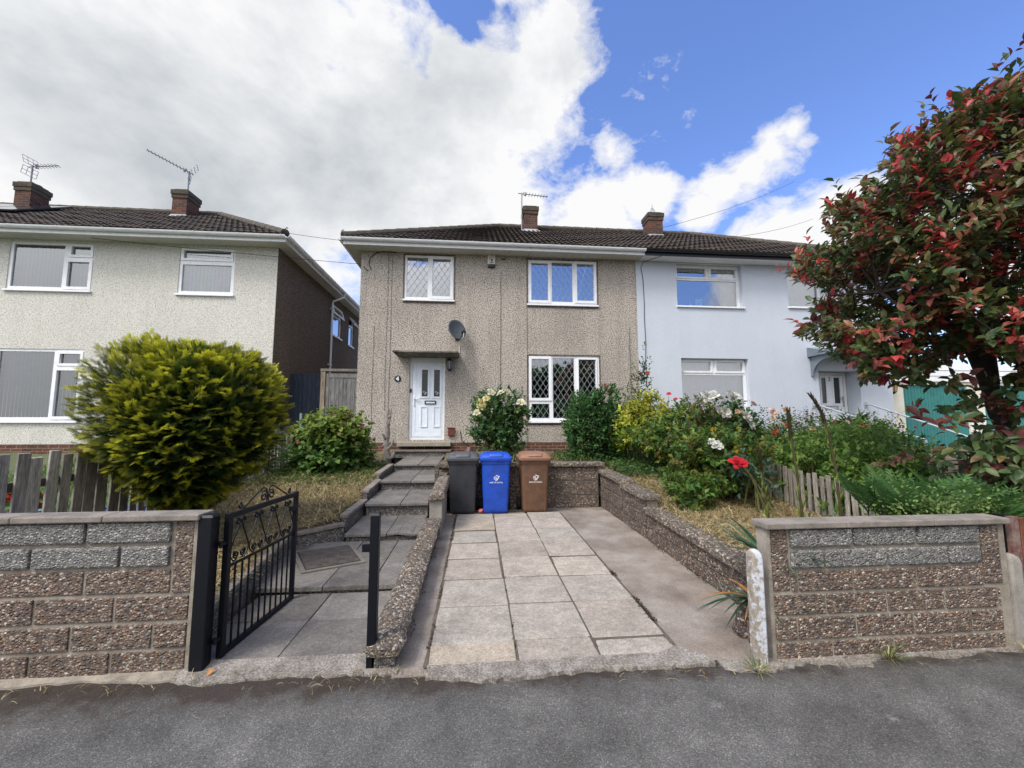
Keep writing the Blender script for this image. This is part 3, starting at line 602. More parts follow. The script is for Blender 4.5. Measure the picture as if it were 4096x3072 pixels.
def lantern(label, x, y, z, h, w, glassmat):
    t = thing('wall_lantern', label, 'lantern', (x,y,z))
    d = MB(); d.lathe([(w*.55,0),(w*.62,.015),(w*.3,h*.13),(w*.25,h*.18),(.008,h*.24)], (0,0,0), 6); d.lathe([(.01,-h*.82),(w*.16,-h*.78),(w*.28,-h*.68),(w*.34,-h*.62)], (0,0,0), 6)
    for j in range(6): an = 2*pi*j/6; d.bar((w*.5*cos(an),w*.5*sin(an),0),(w*.33*cos(an),w*.33*sin(an),-h*.64),.012,.012)
    d.bar((0,.0,-h*.7),(0,.14,-h*.6),.025,.025); d.box(-.035,.035,.125,.14,-h*.72,-h*.4); d.build('cage', MAT['black_plastic'], t)
    d = MB(); d.lathe([(w*.3,-h*.62),(w*.45,-.002)], (0,0,0), 6); d.build('lamp_glass', glassmat, t)
    return t
lantern('black hanging lantern tucked under the right end of the door canopy', -.69, FY-.142, 3.20, .32, .15, MAT['frost'])
lantern('black carriage lamp with amber glass on the cream garage pier', 11.80+2.02, 12.36, 2.92, .40, .26, MAT['brass'])
t = thing('number_plaque', 'round black plaque with a white 4 left of the front door', 'house number', (0,0,0))
d = MB(); d.lathe([(.085,0),(.085,-.01),(.07,-.016),(.001,-.016)], (-1.995,FY-.002,2.757), 24, axis='y'); bo = d.build('plate', MAT['black_plastic'], t, smooth=True)
lettering('numeral', '4', .155, (-1.995,FY-.0195,2.702), MAT['white_print'], t, bold=.004)
t = thing('wall_vent', 'small reddish brown box on the wall right of the door step', 'vent box', (0,0,0))
d = MB(); d.box(-.71,-.545,FY-.07,FY-.001,1.315,1.515); d.build('casing', MAT['rust_red'], t, bevel=.012)
d = MB(); d.box(-.725,-.53,FY-.085,FY-.072,1.50,1.525); d.build('lip', MAT['rust_red'], t)

def cable(label, pts, r=.0038, mat_='wire', cat='cable', name='wall_cable'):
    d = MB(); d.tube(pts, r, 6); return tag(d.build(name, MAT[mat_], None, smooth=True), label, cat)
def wob(x, z0, z1, n=10, amp=.012, y=FY-.012):
    rr = random.Random(int(x*100)); return [(x+rr.uniform(-amp,amp), y, z0+(z1-z0)*i/n) for i in range(n+1)]
cable('black cable looping under the eaves at the left corner of the pebbledash', [(-2.1,FY-.03,6.06),(-2.35,FY-.03,6.09),(-2.6,FY-.02,6.05),(-2.78,FY-.015,5.9),(-2.80,FY-.015,5.72),(-2.74,FY-.015,5.60),(-2.84,FY-.015,5.56),(-2.93,FY-.015,5.66)], .009)
cable('long black cable dropping from the eaves left of the upper left window', [(-2.45,FY-.03,6.08),(-2.32,FY-.015,6.0)]+wob(-2.31,5.9,1.95,14))
cable('long black cable running down to the plinth just left of the door canopy', [(-2.4,FY-.035,6.09),(-2.24,FY-.02,6.04)]+wob(-2.205,5.95,1.2,14))
cable('short dark cable on the pebbledash above the stump near the left corner', wob(-2.62,4.1,1.55,8))
cable('thin dark cable on the wall below the alarm box', wob(.62,5.6,2.5,9,.008), .005)
cable('black downlead along the left edge of the right lattice windows', [(1.37,FY-OV-.05,6.14),(1.36,FY-.2,6.08),(1.32,FY-.012,6.0)]+wob(1.318,5.9,1.0,12,.004))
cable('dark cable on the pebbledash near the party line', wob(4.10,4.2,2.2,7))
cable('dark cable hanging down the white wall beside the party line', [(4.9,FY-OV+.05,6.08),(4.55,FY-.02,6.05),(4.47,FY-.015,5.9)]+wob(4.53,5.6,2.6,8,.02), .008)
cable('black cable drooping along the brick plinth right of the door', [(-.40,FY-.012,1.42),(-.36,FY-.02,1.2),(-.15,FY-.02,1.03),(.1,FY-.02,1.02),(.4,FY-.02,1.08)], .009)
cable('short black cable stub right of the alarm box', [(.62,FY-.01,5.98),(.75,FY-.01,5.985)], .012)
def wire(label, a, b, sag=.12, r=.007):
    a, b = np.array(a), np.array(b); pts = [a+(b-a)*t-np.array((0,0,4*sag*t*(1-t))) for t in np.linspace(0,1,14)]
    return cable(label, pts, r, name='overhead_wire', cat='overhead wire')
wire('black phone wire from the cream house eaves across the gap to the pebbledashed house', (-9.25,FY-.25,6.06), (-3.02,FY-.02,5.72), .02, .006)
wire('thin wire between the two houses at gutter height', (-4.66,FY-.48,6.27), (-3.3,FY-.40,6.16), .01, .005)
wire('thin overhead wire rising to the right of the far chimney', (6.68,14.0,8.83), (17.5,20,15.0), .2, .0075)
wire('thin overhead wire just over the roof behind the red leaved tree', (8.2,13.9,8.4), (17.5,19,12.3), .2, .0075)

def aerial(label, base, mast, boom_dir, boom_len, n, tilt=0., refl=True, x_grid=False):
    t = thing('tv_aerial', label, 'aerial', base)
    d = MB(); d.tube([(0,0,-.25),(0,0,mast)], .022, 8); d.build('mast', MAT['steel'], t)
    d = MB(); u = np.array((*boom_dir, tilt)); u /= np.linalg.norm(u); s = np.cross(u, (0,0,1)); s /= np.linalg.norm(s); up = np.cross(s, u)
    o = np.array((0,0,mast-.04)); d.tube([o-u*.12, o+u*boom_len], .013, 6)
    for i in range(n):
        p = o+u*boom_len*(i+.6)/n; w = .13-.04*i/n; d.tube([p-s*w, p+s*w], .008, 5)
    d.build('boom', MAT['steel'], t)
    d = MB()
    if refl:
        for k, sg in ((0,1),(0,-1)):
            e = o-u*.05+up*.05*sg; f = e+up*.24*sg-u*.06
            for q in (-.2, -.07, .07, .2): d.tube([e+s*q, f+s*q], .007, 5)
            for m_ in (0, .5, 1): d.tube([e+(f-e)*m_-s*.2, e+(f-e)*m_+s*.2], .007, 5)
    d.tube([o+u*.12-up*.06, o+u*.12+up*.06], .03, 8); d.build('reflector', MAT['steel'], t)
    return t
aerial('television aerial with grid reflector on the far left chimney', (-14.0,13.4,9.1), .62, (1,-.12), .85, 8, .02)
aerial('television aerial tilting up to the left on the cream house right chimney', (-9.40,13.45,9.1), .72, (-1,-.5), 1.15, 12, .40)
aerial('slim television aerial pointing right beside the middle chimney', (1.50,13.3,8.2), 1.36, (1,.05), .92, 9, -.04, False)
t = thing('chimney_cowl', 'small wire cage cowl on the chimney of the white house', 'chimney cowl', (6.2,13.4,9.05))
d = MB()
for j in range(8): an = 2*pi*j/8; d.tube([(.13*cos(an),.13*sin(an),0),(.02*cos(an),.02*sin(an),.25)], .008, 4)
d.tube([(0,0,.22),(0,0,.36)], .012, 5); d.build('cage', MAT['galv'], t)
for sg, xl in ((0, -3.36),):
    t = thing('roof_finial', 'little curled metal hip iron at the left gutter corner of the pebbledashed roof', 'hip iron', (xl,FY-OV-.02,EZ+.06))
    d = MB(); d.tube([(0,0,0),(0,-.04,.05),(0,-.04,.12),(.03,-.04,.15),(.05,-.04,.12)], .011, 6); d.build('hook', MAT['ridge'], t)
t = thing('roof_finial', 'little curled metal hip iron at the right gutter corner of the cream house roof', 'hip iron', (LX1+.36,FY-OV-.02,EZ+.06))
d = MB(); d.tube([(0,0,0),(0,-.04,.05),(0,-.04,.12),(.03,-.04,.15),(.05,-.04,.12)], .011, 6); d.build('hook', MAT['ridge'], t)

# solar panels on the far left roof
t = thing('solar_panel', 'row of black framed solar panels on the far left roof', 'solar panels', (0,0,0))
sp = Mat('solar_glass', (.02,.025,.04), .06).m
zr = lambda y: EZ+.02+(y-(FY-OV-.05))*.6
fr = MB(); ps = MB()
for k in range(4):
    xa = -12.85-1.05*k-1.02; xb = xa+1.02
    for (y0_, y1_) in ((11.95,13.55),):
        a = [(xa,y0_,zr(y0_)+.11),(xb,y0_,zr(y0_)+.11),(xb,y1_,zr(y1_)+.11),(xa,y1_,zr(y1_)+.11)]
        fr.hexa(a+[(p[0],p[1]-.02,p[2]+.04) for p in a]); ps.add([(p[0]+(.04 if i in (0,3) else -.04),p[1]-.022,p[2]+.043) for i,p in enumerate(a)], [(0,1,2,3)])
for k in range(5): fr.bar((-12.9-1.0*k,12.05,zr(12.05)+.0),(-12.9-1.0*k,12.05,zr(12.05)+.13),.04,.04)
fr.build('frame', MAT['black_plastic'], t); ps.build('panel_glass', sp, t)

# things on the sill of the white house and its handrails
t = thing('picture_frame', 'small white picture frame standing on the white house window sill', 'picture frame', (6.23,FY+.24,4.91))
d = MB(); d.plate(-.09,.09,0,.2,-.012,.012,[(-.065,.065,.03,.17)]); d.build('frame', MAT['upvc'], t)
d = MB(); d.box(-.064,.064,.0,.008,.031,.169); d.box(-.03,.03,-.003,-.001,.05,.1,1); d.build('picture', [MAT['soffit'], MAT['navy_print']], t)
t = thing('soap_bottle', 'small pale pump bottle left of the picture frame on the sill', 'bottle', (5.98,FY+.24,4.91))
d = MB(); d.lathe([(.035,0),(.038,.05),(.03,.09),(.012,.1),(.012,.14)], (0,0,0), 12); d.build('body', MAT['frost'], t, smooth=True)
d = MB(); d.box(-.01,.03,-.01,.01,.14,.16); d.build('pump', MAT['upvc'], t)
def handrail(label, a, b):
    t = thing('handrail', label, 'handrail', (0,0,0)); a, b = np.array(a), np.array(b)
    d = MB(); d.tube([a+(0,.22,0), a, b], .026, 10); d.build('rail', MAT['galv'], t, smooth=True)
    d = MB(); d.box(a[0]-.05,a[0]+.05,FY-.012,FY-.001,a[2]-.09,a[2]+.08); d.tube([(a[0],FY-.01,a[2]),tuple(a)], .02, 8); d.build('bracket', MAT['galv'], t)
    d = MB(); d.tube([b, (b[0],b[1],.75)], .026, 10); d.build('post', MAT['galv'], t)
handrail('grey tube handrail sloping down in front of the white house door', (9.30,FY-.16,2.12), (10.2,8.5,1.25))
handrail('grey tube handrail sloping down to the right of the white house door', (10.85,FY-.16,2.14), (11.6,8.4,1.18))

# ------------------------------------------------------------------ ground
ys = [(-60,-.0),(2.9,0.)]
g = MB(); g.add([(-400,-400,-.03),(400,-400,-.03),(400,400,-.03),(-400,400,-.03)], [(0,1,2,3)]); struct(g.build('ground', MAT['meadow']))
g = MB(); g.add([(-60,-12,0),(60,-12,0),(60,3.06,0),(-60,3.06,0)], [(0,1,2,3)]); struct(g.build('pavement', MAT['asphalt']))
def interp(tab, y): return float(np.interp(y, [t[0] for t in tab], [t[1] for t in tab]))
GL = [(2.9,.24),(5.2,.28),(6.5,.42),(7.5,.56),(9,.72),(10.2,.92),(12,1.1),(40,1.15)]
GR = [(2.9,.30),(3.4,.33),(5.5,.43),(6.5,.58),(7.5,.70),(8.5,.80),(10.2,.95),(12,1.1),(40,1.15)]
def terrain(name, xs, y0, y1, tab, mat_, ny=60, nx=None, amp=.02, edge=None):
    mb = MB(); x0, x1 = xs; nx = nx or max(4, int((x1-x0)/.2)); vs = []; fs = []
    for j in range(ny+1):
        y = y0+(y1-y0)*j/ny; xe = edge(y) if edge else x1
        for i in range(nx+1):
            x = x0+(xe-x0)*i/nx; vs.append((x,y,interp(tab,y)+amp*(sin(x*5.1+y*2.3)+sin(x*2.2-y*4.1)+.5*sin(x*11+y*9))))
    for j in range(ny):
        for i in range(nx): a = j*(nx+1)+i; fs.append((a,a+1,a+nx+2,a+nx+1))
    mb.add(vs, fs); o = mb.build(name, mat_, None, smooth=True, angle=80); return struct(o)
def path_edge(y):
    return float(np.interp(y, [3.0,3.2,5.25,5.66,6.5,7.35,8.6,10.5], [-1.93,-1.95,-2.2,-1.83,-1.80,-1.78,-1.80,-2.02]))
terrain('lawn', (-4.05,-1.8), 3.12, 10.45, GL, MAT['soil'], edge=path_edge)
terrain('neighbour_lawn', (-24,-4.05), 3.12, 10.45, GL, MAT['meadow'], nx=40)
terrain('garden_bed', (-.70,2.28), 7.76, 10.45, [(7.7,.84),(10.5,.90)], MAT['soil'], ny=12)
terrain('side_garden', (2.44,4.45), 2.95, 10.45, GR, MAT['soil'])
terrain('front_garden', (4.45,14), 2.95, 10.45, GR, MAT['soil'])
terrain('yard', (-5.04,-3.02), 10.46, 19, [(10,1.08),(20,1.08)], MAT['side_concrete'], ny=4, amp=0)
terrain('forecourt', (11.74,24), 8.2, 12.48, [(8,.82),(12.4,.84)], MAT['side_concrete'], ny=4, amp=0)
# drive: concrete margins and slabs
DRZ = [(2.7,.0),(3.0,.012),(7.15,.088),(7.7,.065)]
def sheet(name, quad_rows, mat_, kind=True):
    mb = MB()
    for rows in quad_rows: mb.add(rows, [(0,1,2,3)])
    o = mb.build(name, mat_); return struct(o) if kind else o
mb = MB(); n = 24
for j in range(n):
    ya, yb = 2.84+(7.66-2.84)*j/n, 2.84+(7.66-2.84)*(j+1)/n; za, zb = interp(DRZ,ya), interp(DRZ,yb)
    mb.add([(-.53,ya,za),(2.34,ya,za),(2.34,yb,zb),(-.53,yb,zb)], [(0,1,2,3)])
mb.add([(-.53,2.84,interp(DRZ,2.84)),(2.0,2.82,interp(DRZ,2.82)),(2.0,2.84,-.02),(-.53,2.84,-.02)], [(3,2,1,0)])
struct(mb.build('driveway', MAT['side_concrete']))
mb = MB(); jb = MB(); rr = random.Random(5)
cols = [-.315,.295,.875,1.445]; yr = [2.885+.0,3.135]
rows_all = []
for ci in range(3):
    y = 3.14 + (.0,.03,.015)[ci]; rows = [(2.89 if ci < 2 else 2.93, y)]
    while y < 7.05: rows.append((y, min(y+.594, 7.12))); y += .594
    for ri, (ya, yb) in enumerate(rows):
        if ci == 2 and ri == 0: pass
        g_ = .0058+.004*rr.random(); xa, xb = cols[ci]+g_, cols[ci+1]-g_; a = ya+g_; b = yb-g_; hz = .016+.006*rr.random()
        tl = rr.uniform(-.004,.004); w = rr.random(); base = np.array((.415,.36,.305))*(.86+.24*rr.random()); 
        if w < .25: base = np.array((.385,.345,.295))
        if w > .82: base = np.array((.42,.355,.28))
        jx = [rr.uniform(-.006,.006) for _ in range(8)]
        P = [(xa+jx[0],a+jx[1]),(xb+jx[2],a+jx[3]),(xb+jx[4],b+jx[5]),(xa+jx[6],b+jx[7])]
        mb.hexa([(x,y_,interp(DRZ,y_)-.01) for x,y_ in P]+[(x,y_,interp(DRZ,y_)+hz+tl*i) for i,(x,y_) in enumerate(P)], 0, tuple(base))
struct(mb.build('paving_slabs', MAT['slab'], bevel=.006))
mb = MB()
for ci in range(4):
    x = cols[ci]
    for k in range(20):
        ya = 2.9+k*.21; mb.add([(x-.017-.012*rr.random(),ya,interp(DRZ,ya)+.0135),(x+.017+.012*rr.random(),ya,interp(DRZ,ya)+.0135),(x+.016,ya+.21,interp(DRZ,ya+.21)+.0135),(x-.016,ya+.21,interp(DRZ,ya+.21)+.0135)], [(0,1,2,3)])
for k in range(8):
    y = 3.14+.594*k; mb.add([(-.32,y-.02,interp(DRZ,y)+.0142),(1.45,y-.005,interp(DRZ,y)+.0142),(1.45,y+.035,interp(DRZ,y)+.0142),(-.32,y+.022,interp(DRZ,y)+.0142)], [(0,1,2,3)])
tag(mb.build('joint_soil', MAT['joint']), 'dark soil in the joints between the driveway slabs', 'soil', kind='stuff')
def rough_strip(name, pts, w0, z, th, mat_, seed=1):     # ragged kerb / threshold strip; pts = centre line front edge to back edge pairs
    rr = random.Random(seed); mb = MB(); top = []
    for (x, yf, yb, zf, zb) in pts: top.append(((x,yf+rr.uniform(-.014,.014),zf),(x,yb+rr.uniform(-.008,.008),zb)))
    for i in range(len(top)-1):
        a, b = top[i], top[i+1]; lo = lambda p: (p[0],p[1]-.004,-.02)
        mb.add([a[0],b[0],b[1],a[1]], [(0,1,2,3)]); mb.add([lo(a[0]),lo(b[0]),b[0],a[0]], [(0,1,2,3)])
    for e in (top[0], top[-1]): mb.add([e[0],e[1],(e[1][0],e[1][1],-.02),(e[0][0],e[0][1],-.02)], [(0,1,2,3)])
    return struct(mb.build(name, mat_, None, smooth=True, angle=50))
def fi(x, t): return float(np.interp(x, [q[0] for q in t], [q[1] for q in t]))
rough_strip('drive_kerb', [(x, fi(x,[(-.33,2.81),(.1,2.735),(.3,2.755),(.8,2.79),(1.62,2.78)]), fi(x,[(-.33,2.90),(1.3,2.92),(1.45,3.0),(1.62,2.83)]), .022, .034) for x in np.linspace(-.31,1.62,44)], .1, 0, 0, MAT['kerb'])
rough_strip('path_threshold', [(x, fi(x,[(-1.95,2.94),(-1.75,2.86),(-1.2,2.90),(-.72,2.88),(-.5,2.86)]), fi(x,[(-1.95,2.97),(-1.8,3.09),(-.6,3.09),(-.5,3.0)]), fi(x,[(-1.95,.005),(-1.7,.012),(-.5,.012)]), .034) for x in np.linspace(-1.92,-.5,36)], .1, 0, 0, MAT['kerb'], 4)
rough_strip('wall_footing_strip', [(x, 2.715+.03*sin(x*9)+(.04 if x>2.7 else 0), 2.82, .012, .016) for x in np.linspace(1.66,3.95,60)], .1, 0, 0, MAT['kerb'], 6)
rough_strip('wall_footing_strip', [(x, 2.94+.022*sin(x*7), 3.02, .012, .03) for x in np.linspace(-6.2,-1.9,70)], .1, 0, 0, MAT['mortar'], 8)

# ------------------------------------------------------------------ path, steps
mb = MB(); rr = random.Random(9)
def slabs(y0, y1, z0, z1, xs_, th=.045, over=.02, dark=1., ny=1):
    for k in range(ny):
        ya, yb = y0+(y1-y0)*k/ny, y0+(y1-y0)*(k+1)/ny
        for i in range(len(xs_)-1):
            c = np.array((.205,.187,.168))*(.78+.42*rr.random())*dark; j = rr.uniform(-.004,.004); sk = .02*(k%2)
            xa, xb = xs_[i]+.004, xs_[i+1]-.004; oy = over if k == 0 else -.004
            za, zb = z0+(z1-z0)*k/ny, z0+(z1-z0)*(k+1)/ny
            P = [(xa,ya-oy,za+j),(xb,ya-oy,za-j),(xb,yb-.004,zb-j),(xa,yb-.004,zb+j)]
            mb.hexa([(p[0],p[1],p[2]-th) for p in P]+P, 0, tuple(c))
slabs(3.085, 4.13, .034, .045, [-1.98,-1.34,-.70], .06, 0., 1.05, 2)
slabs(4.13, 5.53, .112, .130, [-2.02,-1.42,-.98,-.70], .045, .02, 1., 2)
mb.hexa([(-2.2,4.2,.06),(-1.9,4.2,.06),(-1.9,5.55,.06),(-2.25,5.3,.06),(-2.2,4.2,.108),(-1.9,4.2,.108),(-1.9,5.55,.122),(-2.25,5.3,.122)], 0, (.15,.135,.12))
o = mb.build('path', MAT['path_slab'], None, bevel=.006); struct(o)
mb = MB(); mb.box(-2.0,-.72,3.1,4.12,-.02,.028); mb.box(-2.1,-.72,4.16,5.6,-.02,.085); struct(mb.build('path_bed', MAT['joint']))
st_ = thing('garden_steps', 'flight of grey concrete slab steps climbing to the front door', 'steps', (0,0,0))
steps = [(4.13,-1.80,-.72,.034,.112),(5.53,-1.66,-.71,.13,.225),(6.35,-1.63,-.70,.265,.446),(7.29,-1.63,-.69,.491,.645),(8.60,-1.66,-.76,.675,.80),(10.0,-1.98,-.60,.84,.985)]
for i, (y, xa, xb, zb, zt) in enumerate(steps):
    r_ = MB(); r_.box(xa+.015, xb-.015, y+.012, y+.2, zb-.03, zt-.046); r_.build('riser', MAT['pebble_grey'], st_)
    if i == 0: continue
    mb = MB(); yn = steps[i+1][0] if i < 5 else FY-.225; zn = steps[i+1][3] if i < 5 else zt+.005; m_ = (xa+xb)/2+.05
    if i == 1:      # the cracked, sagging front slab
        slabs(y, yn+.03, zt, zn, [xa,m_], .04, .03, 1., 2); 
        c = (.19,.175,.158); q = [(m_+.005,y-.03,zt-.0),(m_+.15,y-.03,zt+.012),(m_+.33,y-.03,zt-.012),(xb-.004,y-.03,zt+.002)]
        for k in range(3):
            a_, b_ = q[k], q[k+1]; A = [(a_[0],a_[1],a_[2]),(b_[0],b_[1],b_[2]),(b_[0],y+.34,zt+.02),(a_[0],y+.34,zt+.02)]
            mb.hexa([(p[0],p[1],p[2]-.035) for p in A]+A, 0, c)
        slabs(y+.345, yn+.03, zt+.02, zn, [m_,xb], .04, 0, 1.05, 1)
    elif i == 5: mb.box(xa, xb, y-.02, yn-.003, zt-.04, zt, 0, (.17,.155,.135))
    else: slabs(y, yn+.03, zt, zn, [xa,m_,xb], .042, .03, 1., 2 if i < 4 else 2)
    mb.build('tread', MAT['path_slab'], st_, bevel=.007)
f = MB()
for i in range(1, 6):
    y, xa, xb, zb, zt = steps[i]; yn = steps[i+1][0] if i < 5 else FY-.02; f.box(xa+.02, xb-.02, y+.22, yn+.05, -.0, zt-.05)
f.build('core', MAT['concrete'], st_)
# manhole cover
MAT['path_concrete'] = weathered('path_concrete', (.12,.105,.09), (.22,.195,.165), 7, .95, 100, .5)
t = thing('manhole_cover', 'rusty iron inspection cover set askew in the path', 'manhole cover', (0,0,0))
P = [np.array(p) for p in ((-1.724,4.508,.128),(-1.255,4.749,.128),(-1.549,5.303,.138),(-2.048,5.092,.134))]
d = MB(); up = np.array((0,0,.012)); d.hexa([p-up*2 for p in P]+[p+up for p in P]); cv = d.build('cover', MAT['iron'], t, bevel=.003)
d = MB()
for i in range(13):
    for j in range(7):
        u, v = (i+.5)/13, (j+.5)/7*.92+.04; 
        if v > .5: continue
        a = P[0]*(1-u)*(1-v)+P[1]*u*(1-v)+P[2]*u*v+P[3]*(1-u)*v + up
        e1 = (P[1]-P[0])/13*.3; e2 = (P[3]-P[0])/7*.26; k = np.array((0,0,.006)); d.hexa([a-e1-e2,a+e1-e2,a+e1+e2,a-e1+e2,a-e1*.8-e2*.8+k,a+e1*.8-e2*.8+k,a+e1*.8+e2*.8+k,a-e1*.8+e2*.8+k])
d.build('tread_pattern', MAT['iron'], cv)
d = MB(); S_ = [p*1.035-sum(P)/4*.035 for p in P]; d.hexa([s-up*2.5 for s in S_]+[s+up*.62 for s in S_]); d.build('gap_shade', MAT['rubber'], t)  # black sheet standing in for the shaded gap around the cover
d = MB(); Q = [P[0]+(P[0]-P[2])*.10, P[1]+(P[1]-P[3])*.10, P[2]+(P[2]-P[0])*.10, P[3]+(P[3]-P[1])*.10]
for i in range(4):
    j = (i+1)%4; d.hexa([Q[i]-up*2,Q[j]-up*2,P[j]-up*2,P[i]-up*2,Q[i]+up*.5,Q[j]+up*.5,P[j]+up*.5,P[i]+up*.5])
d.build('frame', MAT['path_concrete'], t)

# ------------------------------------------------------------------ walls
def edging(label, pts, z0f, ztop, w=.06, cap=.045, capw=.11, mat_='pebble_grey', name='garden_edging'):
    t = thing(name, label, 'edging', (0,0,0)); b = MB(); c = MB()
    for i in range(len(pts)-1):
        a, e = pts[i], pts[i+1]; za, ze = ztop[i], ztop[i+1]; d = np.array((e[0]-a[0], e[1]-a[1])); L = np.linalg.norm(d); nrm = np.array((-d[1], d[0]))/L
        def H(mb, ww, zl, zu): 
            q = [(a[0]+nrm[0]*ww/2,a[1]+nrm[1]*ww/2),(a[0]-nrm[0]*ww/2,a[1]-nrm[1]*ww/2),(e[0]-nrm[0]*ww/2,e[1]-nrm[1]*ww/2),(e[0]+nrm[0]*ww/2,e[1]+nrm[1]*ww/2)]
            zs_ = [za,za,ze,ze]; mb.hexa([(p[0],p[1],zl if zl is not None else zs_[k]-cap+.0) for k,p in enumerate(q)]+[(p[0],p[1],zs_[k]+zu) for k,p in enumerate(q)])
        H(b, w, z0f, -cap-.001); H(c, capw, None, 0)
    b.build('panel', MAT[mat_], t); c.build('coping', MAT['coping'], t, bevel=.008); return t
edging('low grey edging beside the path behind the open gate', [(-1.98,3.2),(-2.24,5.28)], -.02, [.27,.31])
edging('low pebble faced edging running behind the manhole cover', [(-2.26,5.31),(-1.72,5.66)], .05, [.30,.34])
edging('sloping grey edging beside the lowest garden step', [(-1.73,5.70),(-1.70,6.56)], .1, [.43,.475])
edging('short grey edging beside the middle garden step', [(-1.70,6.60),(-1.69,7.42)], .2, [.60,.66])
edging('short grey edging beside the upper garden step', [(-1.72,7.46),(-1.70,8.5)], .4, [.76,.82])
def front_wall(label, x0, x1, y, levels, copz, grey_rows, end_l, end_r, seed, courses):
    t = thing('front_wall', label, 'garden wall', (0,0,0)); th = .115
    c = MB(); c.box(x0+.004, x1-.004, y+.010, y+th-.006, -.02, copz); c.build('mortar_core', MAT['mortar'], t)
    pb = MB(); gb = MB(); rr = random.Random(seed)
    def blk(mb, a, b, z0, z1, pr=.0): mb.box(a, b, y-pr+rr.uniform(-.003,.003), y+.045, z0, z1); mb.box(a, b, y+th-.04, y+th+pr, z0, z1)
    for ri, (z0, z1) in enumerate(levels):
        a, js = courses[ri]; g = ri in grey_rows; mb = gb if g else pb
        xs_ = [a[0]] + js + [a[1]]
        for i in range(len(xs_)-1): blk(mb, xs_[i]+.009, xs_[i+1]-.009, z0+.013, z1-.010, .012 if g else 0.)
    for (a, b, z0, z1) in end_l + end_r: blk(pb, a, b, z0, z1)
    pb.build('pebble_blocks', MAT['pebble'], t, bevel=.006); gb.build('split_face_blocks', MAT['split'], t, bevel=.012)
    return t
LV = [(.0,.158),(.158,.329),(.329,.503),(.503,.674),(.674,.827),(.827,.980)]
wl = front_wall('long left garden wall of pebble blocks with two grey courses on top', -6.4, -1.862, 3.0, LV, .98, (4,5), [], [(-2.0,-1.885,.515,.972)], 3,
  [((-6.4,-1.885),[-6.1,-5.45,-4.8,-4.1,-3.45,-2.82,-2.345]), ((-6.4,-1.885),[-5.8,-5.2,-4.55,-3.9,-3.25,-2.595,-2.10]), ((-6.4,-1.885),[-6.0,-5.3,-4.7,-4.0,-3.4,-2.825,-2.347]),
   ((-6.4,-2.01),[-5.8,-5.1,-4.5,-3.85,-3.1,-2.542]), ((-6.4,-2.02),[-6.1,-5.4,-4.8,-4.1,-3.4,-2.87,-2.331]), ((-6.4,-2.02),[-5.8,-5.1,-4.4,-3.75,-3.1,-2.552])])
c = MB(); xs_ = [-6.4,-5.5,-4.6,-3.7,-2.99,-2.44,-1.84]
for i in range(6): c.box(xs_[i]+.002, xs_[i+1]-.002, 2.965, 3.135, .981, 1.022)
c.build('coping', MAT['coping'], wl, bevel=.008)
c = MB(); c.box(-1.884,-1.862,3.0,3.115,0,.98); c.build('end_render', MAT['mortar'], wl)
LV2 = [(.0,.122),(.122,.285),(.285,.44),(.44,.597),(.597,.742),(.742,.885)]
wr = front_wall('right garden wall of pebble blocks with flat coping beside the driveway', 2.055, 3.93, 2.8, LV2, .885, (4,5), [(2.085,2.205,.46,.875)], [(3.735,3.875,.46,.875)], 8,
  [((2.078,3.86),[2.5,2.97,3.42]), ((2.078,3.86),[2.245,2.69,3.14,3.6]), ((2.078,3.86),[2.47,2.94,3.40,3.83]), ((2.21,3.73),[2.27,2.69,3.19]), ((2.215,3.72),[2.474,2.966,3.453]), ((2.215,3.72),[2.707,3.209])])
c = MB()
for a, b in ((2.03,2.64),(2.643,3.33),(3.333,3.95)): c.box(a, b, 2.765, 2.935, .886, .93)
c.build('coping', MAT['coping'], wr, bevel=.008)
c = MB(); c.box(2.052,2.076,2.803,2.912,-.02,.884); c.box(3.885,3.93,2.803,2.912,-.02,.884); c.build('end_render', MAT['mortar'], wr)
def stub(label, x0, x1, y0, y1, h, mat_, name='concrete_post', lean=0., tp=.06):
    t = thing(name, label, 'post', ((x0+x1)/2,(y0+y1)/2,0)); w, d_ = (x1-x0)/2, (y1-y0)/2
    b = MB(); n = 7; vs = []
    prof = [(0,1.),(h-tp,1.),(h-tp*.4,.86),(h-tp*.1,.6),(h,.25)]
    for z, s in prof: vs += [(-w*s+lean*z,-d_*s,z),(w*s+lean*z,-d_*s,z),(w*s+lean*z,d_*s,z),(-w*s+lean*z,d_*s,z)]
    fs = [(4*i+j,4*i+(j+1)%4,4*i+4+(j+1)%4,4*i+4+j) for i in range(len(prof)-1) for j in range(4)] + [(0,3,2,1),(4*len(prof)-4,4*len(prof)-3,4*len(prof)-2,4*len(prof)-1)]
    b.add(vs, fs); b.build('shaft', mat_, t, smooth=True, bevel=.012); return t
stub('stubby concrete post with flaking white paint at the driveway mouth', 1.90, 1.98, 2.745, 2.83, .755, MAT['post_white'])
stub('plain weathered concrete post at the far right end of the front wall', 3.935, 4.03, 2.78, 2.9, .66, MAT['concrete'])
